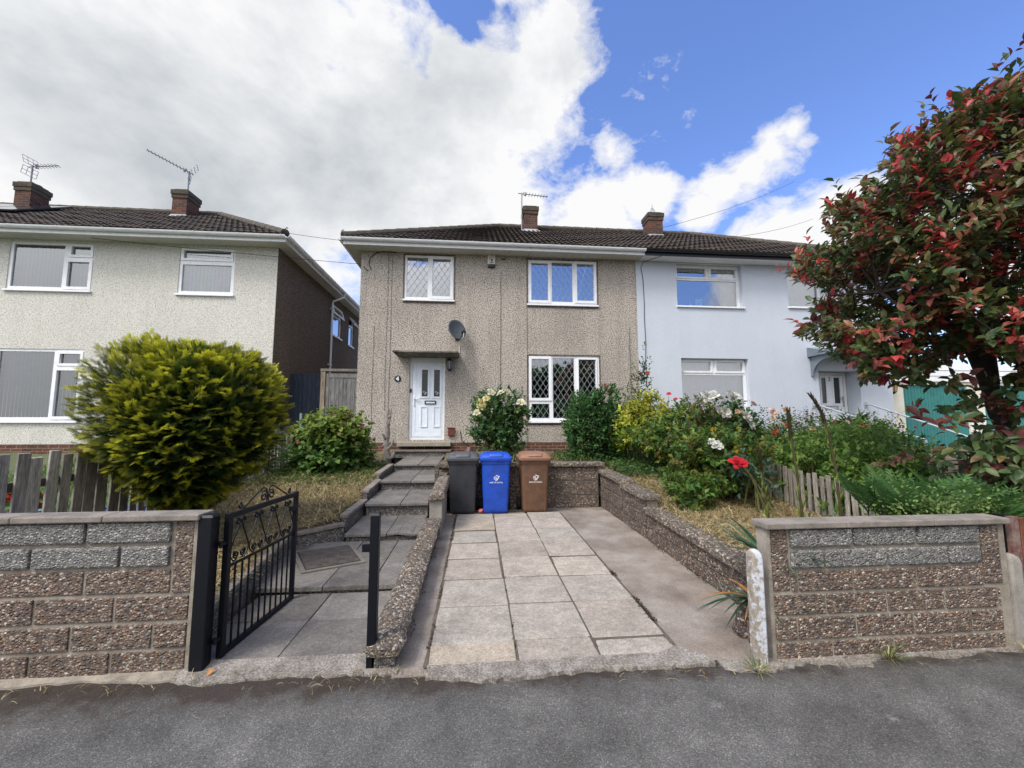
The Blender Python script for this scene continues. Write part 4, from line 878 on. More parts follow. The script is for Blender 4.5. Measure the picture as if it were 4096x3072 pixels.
# driveway retaining walls
t = thing('retaining_wall', 'dark pebble block wall behind the three wheelie bins', 'retaining wall', (0,0,0))
c = MB(); c.box(-.62,2.30,7.643,7.84,0,.82); c.build('mortar_core', MAT['mortar'], t)
b = MB(); lv = [(.06,.30),(.30,.565),(.565,.81)]; js = [[-.62,.1,.62,1.12,1.86,2.30],[-.62,-.2,.40,1.0,1.45,2.30],[-.62,.2,.75,1.30,1.86,2.30]]
for (za, zb), xs_ in zip(lv, js):
    for i in range(len(xs_)-1): b.box(xs_[i]+.007, xs_[i+1]-.007, 7.62, 7.68, za+.008, zb-.008)
b.build('pebble_blocks', MAT['pebble_dark'], t, bevel=.006)
c = MB(); xs_ = [-.66,.05,.75,1.4,2.0,2.42]
for i in range(5): c.box(xs_[i], xs_[i+1]-.006, 7.56, 7.88, .822, .90)
c.build('coping', MAT['pebble_cap'], t, bevel=.018)
t = thing('retaining_wall', 'stepped pebble block wall along the right edge of the driveway', 'retaining wall', (0,0,0))
segs = [(3.30,5.52,.33,.42),(5.55,6.44,.575,.60),(6.47,7.6,.66,.70)]
cm = MB(); b = MB(); cp = MB()
for k, (ya, yb, za, zb) in enumerate(segs):
    zl = -.03
    cm.hexa([(2.347,ya,zl),(2.50,ya,zl),(2.50,yb,zl),(2.347,yb,zl),(2.347,ya,za),(2.50,ya,za),(2.50,yb,zb),(2.347,yb,zb)])
    rows_ = 2 if k == 0 else 3; L = yb-ya; n = max(1, round(L/.45))
    for r_ in range(rows_):
        off = .22*(r_%2)
        ysb = [ya] + [ya+off+i*.45 for i in range(1, 12) if ya+.1 < ya+off+i*.45 < yb-.1] + [yb]
        for i in range(len(ysb)-1):
            p, q = ysb[i], ysb[i+1]; zf = lambda y_, f: .035*(1-f) + (za+(zb-za)*(y_-ya)/L)*f if True else 0
            f0, f1 = r_/rows_, (r_+1)/rows_
            b.hexa([(2.325,p+.006,zf(p,f0)+.006),(2.42,p+.006,zf(p,f0)+.006),(2.42,q-.006,zf(q,f0)+.006),(2.325,q-.006,zf(q,f0)+.006),(2.325,p+.006,zf(p,f1)-.006),(2.42,p+.006,zf(p,f1)-.006),(2.42,q-.006,zf(q,f1)-.006),(2.325,q-.006,zf(q,f1)-.006)])
    nc = max(1, round(L/.75))
    for i in range(nc):
        p, q = ya+L*i/nc-(.05 if i == 0 else 0), ya+L*(i+1)/nc-.006; z_ = lambda y_: za+(zb-za)*(y_-ya)/L
        cp.hexa([(2.275,p,z_(p)+.002),(2.545,p,z_(p)+.002),(2.545,q,z_(q)+.002),(2.275,q,z_(q)+.002),(2.285,p+.01,z_(p)+.075),(2.535,p+.01,z_(p)+.075),(2.535,q,z_(q)+.075),(2.285,q,z_(q)+.075)])
cm.build('mortar_core', MAT['mortar'], t); b.build('pebble_blocks', MAT['pebble_dark'], t, bevel=.006); cp.build('coping', MAT['pebble_cap'], t, bevel=.016)
rk = MB(); rr = random.Random(3)      # rubble end of the retaining wall behind the white post
for (x, y, z, s) in ((2.08,3.12,.07,.11),(2.2,3.2,.2,.12),(2.1,3.0,.02,.09),(2.25,3.3,.06,.13),(2.12,3.22,.26,.08)):
    vs = [(x+s*cos(a)*rr.uniform(.7,1.1)*sqrt_, y+s*sin(a)*rr.uniform(.7,1.1)*sqrt_, z+s*h) for h, sqrt_ in ((-.8,.6),(-.2,1.),(.4,.85),(.8,.35)) for a in [2*pi*j/7 for j in range(7)]]
    rk.add(vs, [(7*i+j,7*i+(j+1)%7,7*i+7+(j+1)%7,7*i+7+j) for i in range(3) for j in range(7)] + [tuple(21+j for j in range(7)), tuple(range(7))[::-1]])
tag(rk.build('rubble', MAT['pebble_dark'], None, smooth=True, angle=60), 'broken block rubble at the foot of the stepped wall beside the white painted post', 'rubble')
t = thing('dividing_wall', 'low sloping pebble topped wall between the path and the driveway', 'garden wall', (0,0,0))
b = MB(); b.hexa([(-.675,2.93,-.02),(-.525,2.93,-.02),(-.50,6.9,0),(-.68,6.9,0),(-.675,2.93,.115),(-.525,2.93,.115),(-.50,6.0,.24),(-.68,6.0,.24)]); b.build('wall_face', MAT['pebble_grey'], t)
cp = MB(); n = 26; rr = random.Random(8); vs = []
for i in range(n+1):
    y = 2.88+(6.02-2.88)*i/n; z = .165+.13*i/n; j = rr.uniform(-.012,.012); w = .0 if 0 < i < n else .02
    vs += [(-.708+j*.5+w,y,z-.055),(-.478+j*.5-w,y,z-.055),(-.472+j,y,z-.015),(-.51+j,y,z+.012+j*.5-w),(-.655+j,y,z+.016+j*.5-w),(-.712+j,y,z-.012)]
cp.add(vs, [(6*i+k,6*i+(k+1)%6,6*i+6+(k+1)%6,6*i+6+k) for i in range(n) for k in range(6)]+[tuple(range(6))[::-1],tuple(6*n+k for k in range(6))]); cp.build('coping', MAT['pebble_cap'], t, smooth=True, angle=60)
t = thing('dividing_wall', 'taller rough wall block beside the grey bin at the top of the low wall', 'garden wall', (0,0,0))
b = MB(); b.box(-.655,-.475,6.03,6.95,.05,.56); b.build('wall_face', MAT['concrete'], t, bevel=.01)
cp = MB(); cp.hexa([(-.68,5.97,.52),(-.42,5.97,.55),(-.42,6.98,.66),(-.66,6.98,.66),(-.665,5.99,.60),(-.45,5.99,.66),(-.43,6.96,.78),(-.62,6.96,.76)]); cp.build('coping', MAT['pebble_cap'], t, bevel=.03)
b = MB(); b.box(-.69,-.62,7.05,7.13,.45,.93); b.box(-.695,-.5,7.1,7.7,.4,.74); b.build('end_pier', MAT['pebble_cap'], t, bevel=.01)

# ------------------------------------------------------------------ gate and posts
def square_post(label, x0, x1, y0, y1, h, lug=None):
    t = thing('gate_post', label, 'gate post', ((x0+x1)/2,(y0+y1)/2,0)); w, d_ = (x1-x0)/2, (y1-y0)/2
    b = MB(); b.box(-w,w,-d_,d_,-.05,h); b.build('shaft', MAT['black_paint'], t, bevel=.006)
    b = MB(); b.hexa([(-w-.004,-d_-.004,h+.001),(w+.004,-d_-.004,h+.001),(w+.004,d_+.004,h+.001),(-w-.004,d_+.004,h+.001),(-w*.8,-d_*.8,h+.015),(w*.8,-d_*.8,h+.015),(w*.8,d_*.8,h+.015),(-w*.8,d_*.8,h+.015)]); b.build('cap', MAT['black_paint'], t)
    b = MB()
    for (x, y, z, sx, sy, sz) in lug: b.box(x-sx,x+sx,y-sy,y+sy,z-sz,z+sz)
    b.build('bracket', MAT['black_paint'], t); return t
square_post('thick black steel gate post against the end of the left wall', -1.852, -1.765, 2.985, 3.075, .995, [(.055,.055,.80,.02,.02,.012),(.055,.055,.16,.02,.02,.012)])
square_post('slim black steel latch post standing at the foot of the low wall', -.715, -.655, 2.93, 2.99, 1.0, [(-.055,.0,.78,.028,.012,.025)])
t = thing('metal_gate', 'black wrought iron garden gate swung open over the path', 'gate', (-1.735,3.10,0), None); t.rotation_euler = (0,0,R(85.5))
GW = .95; b = MB()
b.box(0,.04,-.02,.02,.035,1.0); b.box(GW-.035,GW,-.0175,.0175,.03,1.0); b.bar((.04,0,.975),(GW-.035,0,.975),.035,.035); b.bar((.04,0,.055),(GW-.035,0,.055),.035,.035); b.bar((.04,0,.625),(GW-.035,0,.625),.008,.024)
b.build('frame', MAT['black_paint'], t, bevel=.003)
for i in range(10):
    x = .04+(GW-.075)*(i+1)/11; q = MB(); q.tube([(x,0,.07),(x,0,.62)], .0075, 8); q.build('bar', MAT['black_paint'], t, smooth=True)
def scroll(mb, c, r, a0, sg, turns=1.35, tail=None, rad=.0065):
    pts = []
    for i in range(26):
        u = i/25; a = a0+sg*turns*2*pi*u; rr_ = r*(.22+.78*u); pts.append((c[0]+rr_*cos(a), 0, c[1]+rr_*sin(a)))
    if tail: pts += [(q[0],0,q[1]) for q in tail]
    mb.tube(pts, rad, 6)
b = MB(); tops = [.155+.213*k for k in range(4)]; lows = [.048,.262,.475,.688,.902]
for k, x in enumerate(tops):
    b.tube([(lows[k],0,.72),(x,0,.925)], .0055, 6); b.tube([(x,0,.925),(lows[k+1],0,.72)], .0055, 6)
    for sg in (1,-1):
        scroll(b, (x+sg*.036,.685), .031, -pi/2 if sg>0 else -pi/2, sg, 1.4); b.tube([(x+sg*.105,0,.73),(x+sg*.092,0,.675),(x+sg*.06,0,.645),(x+sg*.03,0,.65)], .0055, 6)
        scroll(b, (x+sg*.030,.915), .026, pi/2, -sg, 1.3)
b.build('scrollwork', MAT['black_paint'], t, smooth=True)
b = MB(); m_ = GW/2
for sg in (1,-1):
    scroll(b, (m_+sg*.05,1.045), .044, 0 if sg>0 else pi, sg, 1.45)
    b.tube([(m_+sg*.012,0,1.0),(m_+sg*.006,0,1.05),(m_+sg*.02,0,1.098),(m_+sg*.06,0,1.115),(m_+sg*.12,0,1.09),(m_+sg*.30,0,1.0)], .006, 6)
    scroll(b, (m_+sg*.335,1.03), .026, -pi/2, -sg, 1.2)
b.build('crest', MAT['black_paint'], t, smooth=True)
for z in (.80,.17):
    b = MB(); b.box(-.045,.02,-.012,.012,z-.008,z+.008); b.tube([(-.045,0,z-.02),(-.045,0,z+.02)], .012, 8); b.build('hinge', MAT['black_paint'], t)
b = MB(); b.box(GW-.06,GW-.03,-.03,.03,.83,.87); b.build('latch', MAT['black_paint'], t)
# neighbour's wooden gate at the far right
t = thing('wooden_gate', 'brown painted wooden gate edge beyond the right wall', 'gate', (0,0,0))
rw = weathered('flaking_brown_paint', (.10,.032,.018), (.20,.085,.05), 6, .7, 50); b = MB(); b.box(3.985,4.06,2.84,2.92,.0,.935); b.build('post', MAT['wood'], t)
b = MB()
for i in range(6): b.box(4.075+.14*i,4.208+.14*i,2.80,2.83,.05,.92)
b.build('board', rw, t, bevel=.004); b = MB(); b.box(4.07,4.9,2.832,2.87,.2,.3); b.box(4.07,4.9,2.832,2.87,.7,.8); b.build('rail', rw, t)
b = MB(); b.box(4.0,4.062,2.80,2.838,.05,.93); b.build('stile', weathered('red_worn_paint', (.12,.03,.03), (.25,.20,.17), 9, .8, 40), t)

# ------------------------------------------------------------------ fences
def wcol(rr, base=(.21,.19,.165), v=.45): k = 1-v/2+v*rr.random(); return tuple(c*k for c in base)
def picket_fence(label, p0, p1, tab, h, pitch, w, seed, base, lean=.05, wv=.35, name='picket_fence'):
    t = thing(name, label, 'fence', (0,0,0)); rr = random.Random(seed); p0 = np.array(p0); p1 = np.array(p1); L = np.linalg.norm(p1-p0); d = (p1-p0)/L; s = 0.
    nrm = np.array((-d[1], d[0]))
    while s < L:
        ww = w*(1-wv/2+wv*rr.random()); p = p0+d*s; z = interp(tab, p[1]); hh = h(p[1])*(.97+.06*rr.random()); ln = rr.uniform(-lean,lean)+lean*.4; c = wcol(rr, base)
        b = MB(); x = [(-ww/2,-.009),(ww/2,-.009),(ww/2,.009),(-ww/2,.009)]
        b.hexa([(p[0]+d[0]*a+nrm[0]*e, p[1]+d[1]*a+nrm[1]*e, z-.05) for a,e in x]+[(p[0]+d[0]*(a+ln*hh)+nrm[0]*e, p[1]+d[1]*(a+ln*hh)+nrm[1]*e, z+hh+a*rr.uniform(-.1,.1)) for a,e in x], 0, c)
        b.build('picket', MAT['wood'], t, bevel=.003); s += pitch*(.9+.2*rr.random())
    for f in (.22,.78):
        b = MB(); n = 6
        for i in range(n):
            a = p0+d*L*i/n; e = p0+d*L*(i+1)/n; b.bar((a[0]+nrm[0]*.03*NS(nrm),a[1],interp(tab,a[1])+h(a[1])*f),(e[0]+nrm[0]*.03*NS(nrm),e[1],interp(tab,e[1])+h(e[1])*f),.035,.07,0,col=wcol(rr,(.10,.09,.075)))
        b.build('rail', MAT['wood'], t)
    return t
NSV = [1]
def NS(n): return NSV[0]
picket_fence('old grey picket fence with leaning pales behind the left wall', (-3.72,3.45), (-4.08,9.4), GL, lambda y: 1.10 if y < 6 else .95, .142, .112, 5, (.44,.41,.365), .03)
NSV[0] = -1
picket_fence('weathered grey picket fence beside the tall flower spikes', (4.40,3.95), (4.50,7.3), GR, lambda y: .56, .112, .064, 7, (.38,.335,.28), .03)
def board_fence(label, x0, x1, y, z0, z1, n, base, seed, frame=False, arch=0., name='board_fence', cat='fence'):
    t = thing(name, label, cat, (0,0,0)); rr = random.Random(seed); b = MB()
    for i in range(n):
        a, e = x0+(x1-x0)*i/n, x0+(x1-x0)*(i+1)/n; q = (i+.5)/n; b.box(a+.003, e-.003, y, y+.02, z0, z1-arch*(2*q-1)**2, 0, wcol(rr, base, .3))
    b.build('boards', MAT['wood'], t, bevel=.003); b = MB()
    for z in (z0+.25, z1-.25): b.box(x0, x1, y+.021, y+.06, z, z+.08, 0, wcol(rr, base, .2))
    b.build('rail', MAT['wood'], t)
    if frame:
        b = MB(); b.box(x0-.03,x0+.05,y-.012,y-.001,z0,z1,0,wcol(rr,base,.2)); b.box(x1-.07,x1,y-.012,y-.001,z0,z1,0,wcol(rr,base,.2)); b.box(x0+.051,x1-.071,y-.012,y-.001,z1-.11,z1,0,wcol(rr,base,.2)); b.build('ledge', MAT['wood'], t)
        b = MB(); b.box(x0-.16,x0-.045,y-.03,y+.08,z0,z1+.05,0,(.30,.245,.18)); b.build('post', MAT['wood'], t, bevel=.006)
        b = MB(); b.box(x0-.17,x1+.04,y-.04,y+.09,z1+.051,z1+.12,0,(.24,.215,.185)); b.build('lintel', MAT['wood'], t, bevel=.006)
    return t
board_fence('dark blue stained board fence closing the gap between the houses', -5.045, -4.26, 11.5, 1.02, 2.99, 7, (.05,.064,.095), 3, arch=.02)
board_fence('grey timber side gate in a frame against the pebbledashed house', -3.86, -3.06, 10.9, 1.05, 2.92, 8, (.23,.222,.215), 6, True, name='side_gate', cat='gate')
t = thing('fence_post', 'short pale stake in front of the blue board fence', 'stake', (-4.35,10.6,.9)); b = MB(); b.box(-.025,.025,-.02,.02,0,.98,0,(.3,.33,.33)); b.build('stake', MAT['wood'], t)
# planter and crate behind the left picket fence
t = thing('planter', 'pale blue planter of red flowers glimpsed between the left fence pales', 'planter', (0,0,0))
b = MB(); b.plate(-5.15,-4.45,.3,.72,4.55,4.95,[]); b.box(-5.17,-4.43,4.53,4.97,.70,.74); b.build('tub', plastic('pale_blue_tub', (.22,.34,.42), .5), t)
t = thing('crate', 'bright blue plastic crate low behind the left picket fence', 'crate', (-4.5,5.75,.3))
b = MB(); b.plate(-.22,.22,0,.26,-.15,-.13,[(-.17,.17,.15,.20)]); b.plate(-.22,.22,0,.26,.13,.15,[]); b.box(-.22,-.2,-.13,.13,0,.26); b.box(.2,.22,-.13,.13,0,.26); b.box(-.2,.2,-.13,.13,0,.02); b.build('shell', MAT['bin_blue'], t)

# ------------------------------------------------------------------ wheelie bins
def rrect(w, d, r, n=4):
    pts = []
    for cx_, cy_, a0 in ((w-r,d-r,0),(-w+r,d-r,90),(-w+r,-d+r,180),(w-r,-d+r,270)):
        for i in range(n+1): a = R(a0+90*i/n); pts.append((cx_+r*cos(a), cy_+r*sin(a)))
    return pts
def loft(mb, rings, mi=0):
    vs = [p for r in rings for p in r]; n = len(rings[0]); k = len(rings)
    mb.add(vs, [(i*n+j,i*n+(j+1)%n,(i+1)*n+(j+1)%n,(i+1)*n+j) for i in range(k-1) for j in range(n)] + [tuple(range(n))[::-1], tuple((k-1)*n+j for j in range(n))], mi)
def ring(w, d, r, z, dy=0.): return [(x, y+dy, z) for x, y in rrect(w, d, r)]
def bin_(label, x, bodym, lidm, printm, panel=False, mark=True, open_=0., up_handle=False):
    t = thing('wheelie_bin', label, 'wheelie bin', (x, 7.10, interp(DRZ,7.1)+.018), 'wheelie bins by the back wall')
    b = MB(); loft(b, [ring(.185,.20,.04,.0,.235), ring(.205,.215,.045,.02,.235), ring(.212,.225,.045,.06,.235), ring(.245,.285,.05,.80,.265), ring(.25,.29,.05,.86,.265)])
    loft(b, [ring(.262,.30,.05,.83,.265), ring(.272,.31,.05,.90,.265), ring(.272,.31,.05,.905,.265)])
    body = b.build('body', bodym, t, smooth=True, angle=35)
    l = MB(); n_ = len(rrect(1,1,.1))
    loft(l, [ring(.282,.325,.05,.885,.262), ring(.286,.33,.05,.895,.262), ring(.286,.33,.05,.93,.262), ring(.272,.315,.06,.945,.262), ring(.268,.31,.06,.948,.262)])
    loft(l, [ring(.262,.30,.07,.949,.262), ring(.255,.29,.08,.972,.266), ring(.225,.26,.09,.995,.28), ring(.16,.20,.08,1.012,.30)])
    loft(l, [ring(.125,.055,.03,.958,.0), ring(.12,.05,.03,1.0,.02), ring(.10,.035,.02,1.012,.03)])
    lid = l.build('lid', lidm, t, smooth=True, angle=35); lid.rotation_euler = (open_, 0, 0)
    h = MB(); h.tube([(-.20,.60,.88),(-.20,.655,.93),(.20,.655,.93),(.20,.60,.88)], .016, 8); h.build('handle', bodym, t, smooth=True)
    if up_handle:
        h = MB(); h.hexa([(.03,.56,.99),(.085,.56,.99),(.085,.585,.99),(.03,.585,.99),(.055,.58,1.085),(.115,.58,1.085),(.115,.60,1.085),(.055,.60,1.085)]); h.build('lid_flap', MAT['pale_print'], lid)
    for sg in (-1,1):
        w = MB(); w.lathe([(.02,-.03),(.085,-.028),(.1,-.018),(.1,.018),(.085,.028),(.02,.03)], (0,0,0), 22, axis='x'); wh = w.build('wheel', MAT['rubber'], t, smooth=True, angle=40); wh.location = (sg*.248,.45,.082)
        w = MB(); w.lathe([(.01,-.034),(.05,-.032),(.05,.032),(.01,.034)], (0,0,0), 14, axis='x'); hb = w.build('hub', MAT['black_plastic'], wh)
    yf = lambda z: .235-.225+(.265-.285-.235+.225)*(z-.06)/.74-.0015
    if panel:
        b = MB()
        for xx in (-.155,.165): b.bar((xx,yf(.02)+.004,.02),(xx,yf(.82)+.004,.82),.012,.01,up=(0,1,0))
        b.build('front_rib', bodym, body)
    if mark:
        zc = .585; e = MB(); y_ = yf(zc)-.001; pts = []
        for i in range(30): u = i/29; a = -pi*.1+u*2*pi*1.45; r_ = .008+.022*u; pts.append((-.015+r_*cos(a),0,zc+.0+r_*sin(a)))
        def fl(P, w=.0085):
            for a, q in zip(P, P[1:]): e.bar((a[0],yf(a[2])-.001,a[2]),(q[0],yf(q[2])-.001,q[2]),w,.002,up=(0,1,0))
        fl(pts); fl([(-.01,0,zc-.045),(.03,0,zc-.002),(.045,0,zc+.03),(.058,0,zc+.038),(.05,0,zc+.012),(.012,0,zc-.04)]); fl([(.0,0,zc+.058),(.012,0,zc+.04),(.03,0,zc+.04),(.045,0,zc+.035)]); fl([(.022,0,zc+.055),(.014,0,zc+.04)])
        e.build('council_emblem', MAT['white_print'], body)
        tm = text_mesh('DERBY CITY COUNCIL', .028, sx=.8, bold=.0006); tm.xform(lambda p: (p[0]+.005, yf(zc-.075)+p[1]-.001, p[2]+zc-.08)); tm.build('lettering', MAT['white_print'], body)
        tm = text_mesh('No4 DERWENT' if False else '4 ROAD', .034); 
        q = MB(); zt = zc+.125; rr_ = random.Random(3)
        for i in range(11): xx = -.085+i*.0165; q.bar((xx,yf(zt)-.001,zt-.010-.004*rr_.random()),(xx+.006*rr_.random(),yf(zt)-.001,zt+.012),.007,.002,up=(0,1,0)); q.bar((xx-.004,yf(zt)-.001,zt-.003+.01*rr_.random()),(xx+.008,yf(zt)-.001,zt+.002),.005,.002,up=(0,1,0))
        q.build('worn_sticker', printm, body)
    else:
        s = MB(); s.box(.2365,.2385,.1,.16,.52,.72); s.build('sticker', MAT['frost'], body)
        s = MB()
        for (xa, xb, z) in ((-.05,.15,.62),(-.09,.02,.54),(-.05,.06,.49),(-.16,.05,.40),(-.12,.0,.36),(.02,.14,.355)): s.bar((xa,yf(z)-.0006,z),(xb,yf(z)-.0006,z+.004),.0025,.0012,up=(0,1,0))
        s.build('scratches', MAT['dish'], body)
    return t
bin_('dark grey wheelie bin, leftmost of three and beside the low wall', -.217, MAT['bin_grey'], MAT['bin_grey_lid'], None, mark=False, up_handle=True)
bin_('bright blue wheelie bin with a white council ram emblem', .345, MAT['bin_blue'], MAT['bin_blue'], MAT['faded_print'])
bin_('brown wheelie bin with a paler lid slightly ajar', 1.025, MAT['bin_brown'], MAT['bin_brown_lid'], MAT['pale_print'], panel=True, open_=.012)
t = thing('litter', 'crumpled pink red wrapper on the ground between the grey and blue bins', 'litter', (.10,7.18,.11)); b = MB(); rr = random.Random(2)
vs = [(.05*cos(a)*rr.uniform(.5,1.2), .04*sin(a)*rr.uniform(.5,1.2), z*rr.uniform(.7,1.3)) for z in (0,.02,.045) for a in [2*pi*j/8 for j in range(8)]]
b.add(vs, [(8*i+j,8*i+(j+1)%8,8*i+8+(j+1)%8,8*i+8+j) for i in range(2) for j in range(8)]+[tuple(16+j for j in range(8))]); b.build('wrapper', Mat('pink_wrapper', (.45,.09,.10), .5).m, t)
# ------------------------------------------------------------------ foliage
def norm(a): return a/(np.linalg.norm(a, axis=-1, keepdims=True)+1e-9)
OV8 = (np.array([(0,0,0),(-.5,.35,.10),(0,.4,0),(.5,.35,.10),(-.42,.7,.04),(0,.75,-.05),(.42,.7,.04),(0,1,-.14)]), [(0,2,1),(0,3,2),(1,2,5,4),(2,3,6,5),(4,5,7),(5,6,7)])
DI4 = (np.array([(0,0,0),(.5,.45,.12),(0,1,-.05),(-.5,.45,.12)]), [(0,1,2),(0,2,3)])
def spray(n=6, tips=True):        # feathery conifer spray lying in a plane
    v = []; f = []; c = []
    def blade(p, d, L, w, z):
        q = np.array((-d[1], d[0])); b = len(v); p = np.array(p)
        for a in (p, p+d*L*.5+q*w, p+d*L, p+d*L*.5-q*w): v.append((a[0], a[1], z)); 
        c.extend([.62, .85, 1.45, .85]); f.append((b,b+1,b+2,b+3))
    blade((0,0), np.array((0,1.)), 1., .035, 0)
    for i in range(n):
        y = .12+.72*i/n
        for s in (1,-1): a = .75; d = np.array((s*sin(a), cos(a))); blade((0,y), d, .42*(1-.55*i/n), .035, .02); blade(np.array((0,y))+d*.16, np.array((s*sin(.3),cos(.3))), .22*(1-.5*i/n), .028, .03)
    return np.array(v), f, np.array(c)
def frond(n=13):
    v = []; f = []; c = []
    for i in range(n):
        y = .10+.88*i/n; L = .30*sin(pi*min(1.,.18+.82*(1-i/n)))*(1.02-i/n*.5); 
        for s in (1,-1):
            b = len(v); w = .055; z = -.28*y*y
            v += [(0,y,z),(s*L*.5,y+.02+w*.55,z+.02),(s*L,y+.10,z-.02),(s*L*.5,y+.02-w*.5,z+.01)]; c += [.8,1.,1.2,1.]; f.append((b,b+1,b+2,b+3))
    for k in range(5):
        b = len(v); a, e = k/5, (k+1)/5; v += [(-.008,a,-.28*a*a),(.008,a,-.28*a*a),(.006,e,-.28*e*e),(-.006,e,-.28*e*e)]; c += [.7]*4; f.append((b,b+1,b+2,b+3))
    return np.array(v), f, np.array(c)
def scatter(name, temp, O, D, N, L, W, col, mat_, parent=None, curl=None):
    T, F = temp[0], temp[1]; tc = temp[2] if len(temp) > 2 else np.ones(len(T)); n = len(O); k = len(T)
    D = norm(D); N = norm(N - D*np.sum(N*D, 1, keepdims=True)); X = np.cross(D, N)
    V = O[:,None,:] + X[:,None,:]*(T[None,:,0,None]*W[:,None,None]) + D[:,None,:]*(T[None,:,1,None]*L[:,None,None]) + N[:,None,:]*(T[None,:,2,None]*L[:,None,None])
    me = bpy.data.meshes.new(name); me.vertices.add(n*k); me.vertices.foreach_set('co', V.reshape(-1).astype(np.float32))
    ln = np.array([len(f) for f in F]); fl = np.concatenate([np.array(f) for f in F]); nl = len(fl)
    loops = (fl[None,:] + (np.arange(n)*k)[:,None]).reshape(-1); tot = np.tile(ln, n); st = np.concatenate(([0], np.cumsum(tot)[:-1]))
    me.loops.add(n*nl); me.loops.foreach_set('vertex_index', loops.astype(np.int32)); me.polygons.add(n*len(F)); me.polygons.foreach_set('loop_start', st.astype(np.int32)); me.polygons.foreach_set('loop_total', tot.astype(np.int32))
    at = me.attributes.new('tint', 'FLOAT_COLOR', 'POINT'); cc = np.ones((n,k,4), np.float32); cc[:,:,:3] = col[:,None,:]*tc[None,:,None]; at.data.foreach_set('color', cc.reshape(-1))
    me.materials.append(mat_); me.update(calc_edges=True); me.validate()
    o = bpy.data.objects.new(name, me); C.objects.link(o)
    if parent is not None: o.parent = parent
    return o
def pick(pal, n, p=None):
    pal = np.array(pal); i = RNG.choice(len(pal), n, p=p); return pal[i]*RNG.uniform(.72,1.28,(n,1))
def rdir(n): return norm(RNG.normal(size=(n,3)))
def lumps(U, k=7, amp=.2):
    s = np.zeros(len(U))
    for _ in range(k):
        w = RNG.normal(size=3)*3.2; s += np.sin(U@w + RNG.uniform(0,6.28))
    return 1 + amp*s/np.sqrt(k)
def twigs(c, rad, n, shell=.6, zmin=-1., amp=.2, power=2.):
    U = rdir(int(n*2.2)); U = U[U[:,2] > zmin][:n]; r = (1-shell*RNG.random(len(U))**power)*lumps(U, amp=amp)
    P = np.array(c) + U*np.array(rad)*r[:,None]; return P, norm(U/np.array(rad)*min(rad)), r
def leaves_on(P, Dn, per, tl, up=.35, spread=1.0):
    n = len(P); P = np.repeat(P, per, 0); D0 = norm(np.repeat(Dn, per, 0)*.8 + np.array((0,0,up)) + 0); 
    j = RNG.normal(size=(n,3))*.35; D0 = norm(D0 + np.repeat(j, per, 0)); t = np.tile(np.linspace(0,1,per), n)[:,None]
    pr = RNG.normal(size=(n*per,3)); pr = norm(pr - D0*np.sum(pr*D0,1,keepdims=True))
    O = P + D0*(t-.4)*tl; D = norm(D0*(.35+.5*t) + pr*spread); N = norm(D0*.9 + np.array((0,0,.8)) + RNG.normal(size=D.shape)*.25)
    return O, D, N
def stems(parent, base, P, n, r=.012, mat_='stem', name='stem', fan=.12):
    mb = MB(); idx = RNG.choice(len(P), min(n, len(P)), replace=False); base = np.array(base)
    for i in idx:
        b = base + np.array((RNG.normal()*fan, RNG.normal()*fan, 0)); e = P[i]; m_ = b*.5+e*.5 + np.array((0,0,.12)) + RNG.normal(size=3)*.05
        mb.tube([b, b*.6+m_*.4+(0,0,.03), m_, m_*.4+e*.6, e], [r, r*.9, r*.7, r*.5, r*.3], 5, cap=False)
    return mb.build(name, MAT[mat_], parent, smooth=True)
def bush(name, label, cat, c, rad, n, per, L, W, pal, tl=.14, shell=.6, zmin=-.75, amp=.2, up=.35, temp=DI4, top=None, ns=14, ground=None, group=None, mat_='leaf', spread=1., p=None, power=2., sr=.012, tint_twig=True):
    ground = c[2]-rad[2] if ground is None else ground
    t = thing(name, label, cat, (0,0,0), group)
    P, Dn, r = twigs(c, rad, n, shell, zmin, amp, power); O, D, N = leaves_on(P, Dn, per, tl, up, spread)
    k = len(O); LL = L*RNG.uniform(.65,1.25,k); WW = LL*W*RNG.uniform(.85,1.15,k)
    col = 1.4*np.repeat(pick(pal, len(P), p), per, 0)*RNG.uniform(.8,1.2,(k,1)) if tint_twig else pick(pal, k, p)
    if top is not None:
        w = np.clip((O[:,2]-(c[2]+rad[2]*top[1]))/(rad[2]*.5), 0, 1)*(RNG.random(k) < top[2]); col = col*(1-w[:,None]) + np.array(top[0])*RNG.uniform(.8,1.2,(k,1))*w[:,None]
    ok = O[:,2] > ground+.01
    scatter('foliage', temp, O[ok], D[ok], N[ok], LL[ok], WW[ok], col[ok], MAT[mat_], t)
    if ns: stems(t, (c[0], c[1], ground), P, ns, sr)
    return t, P
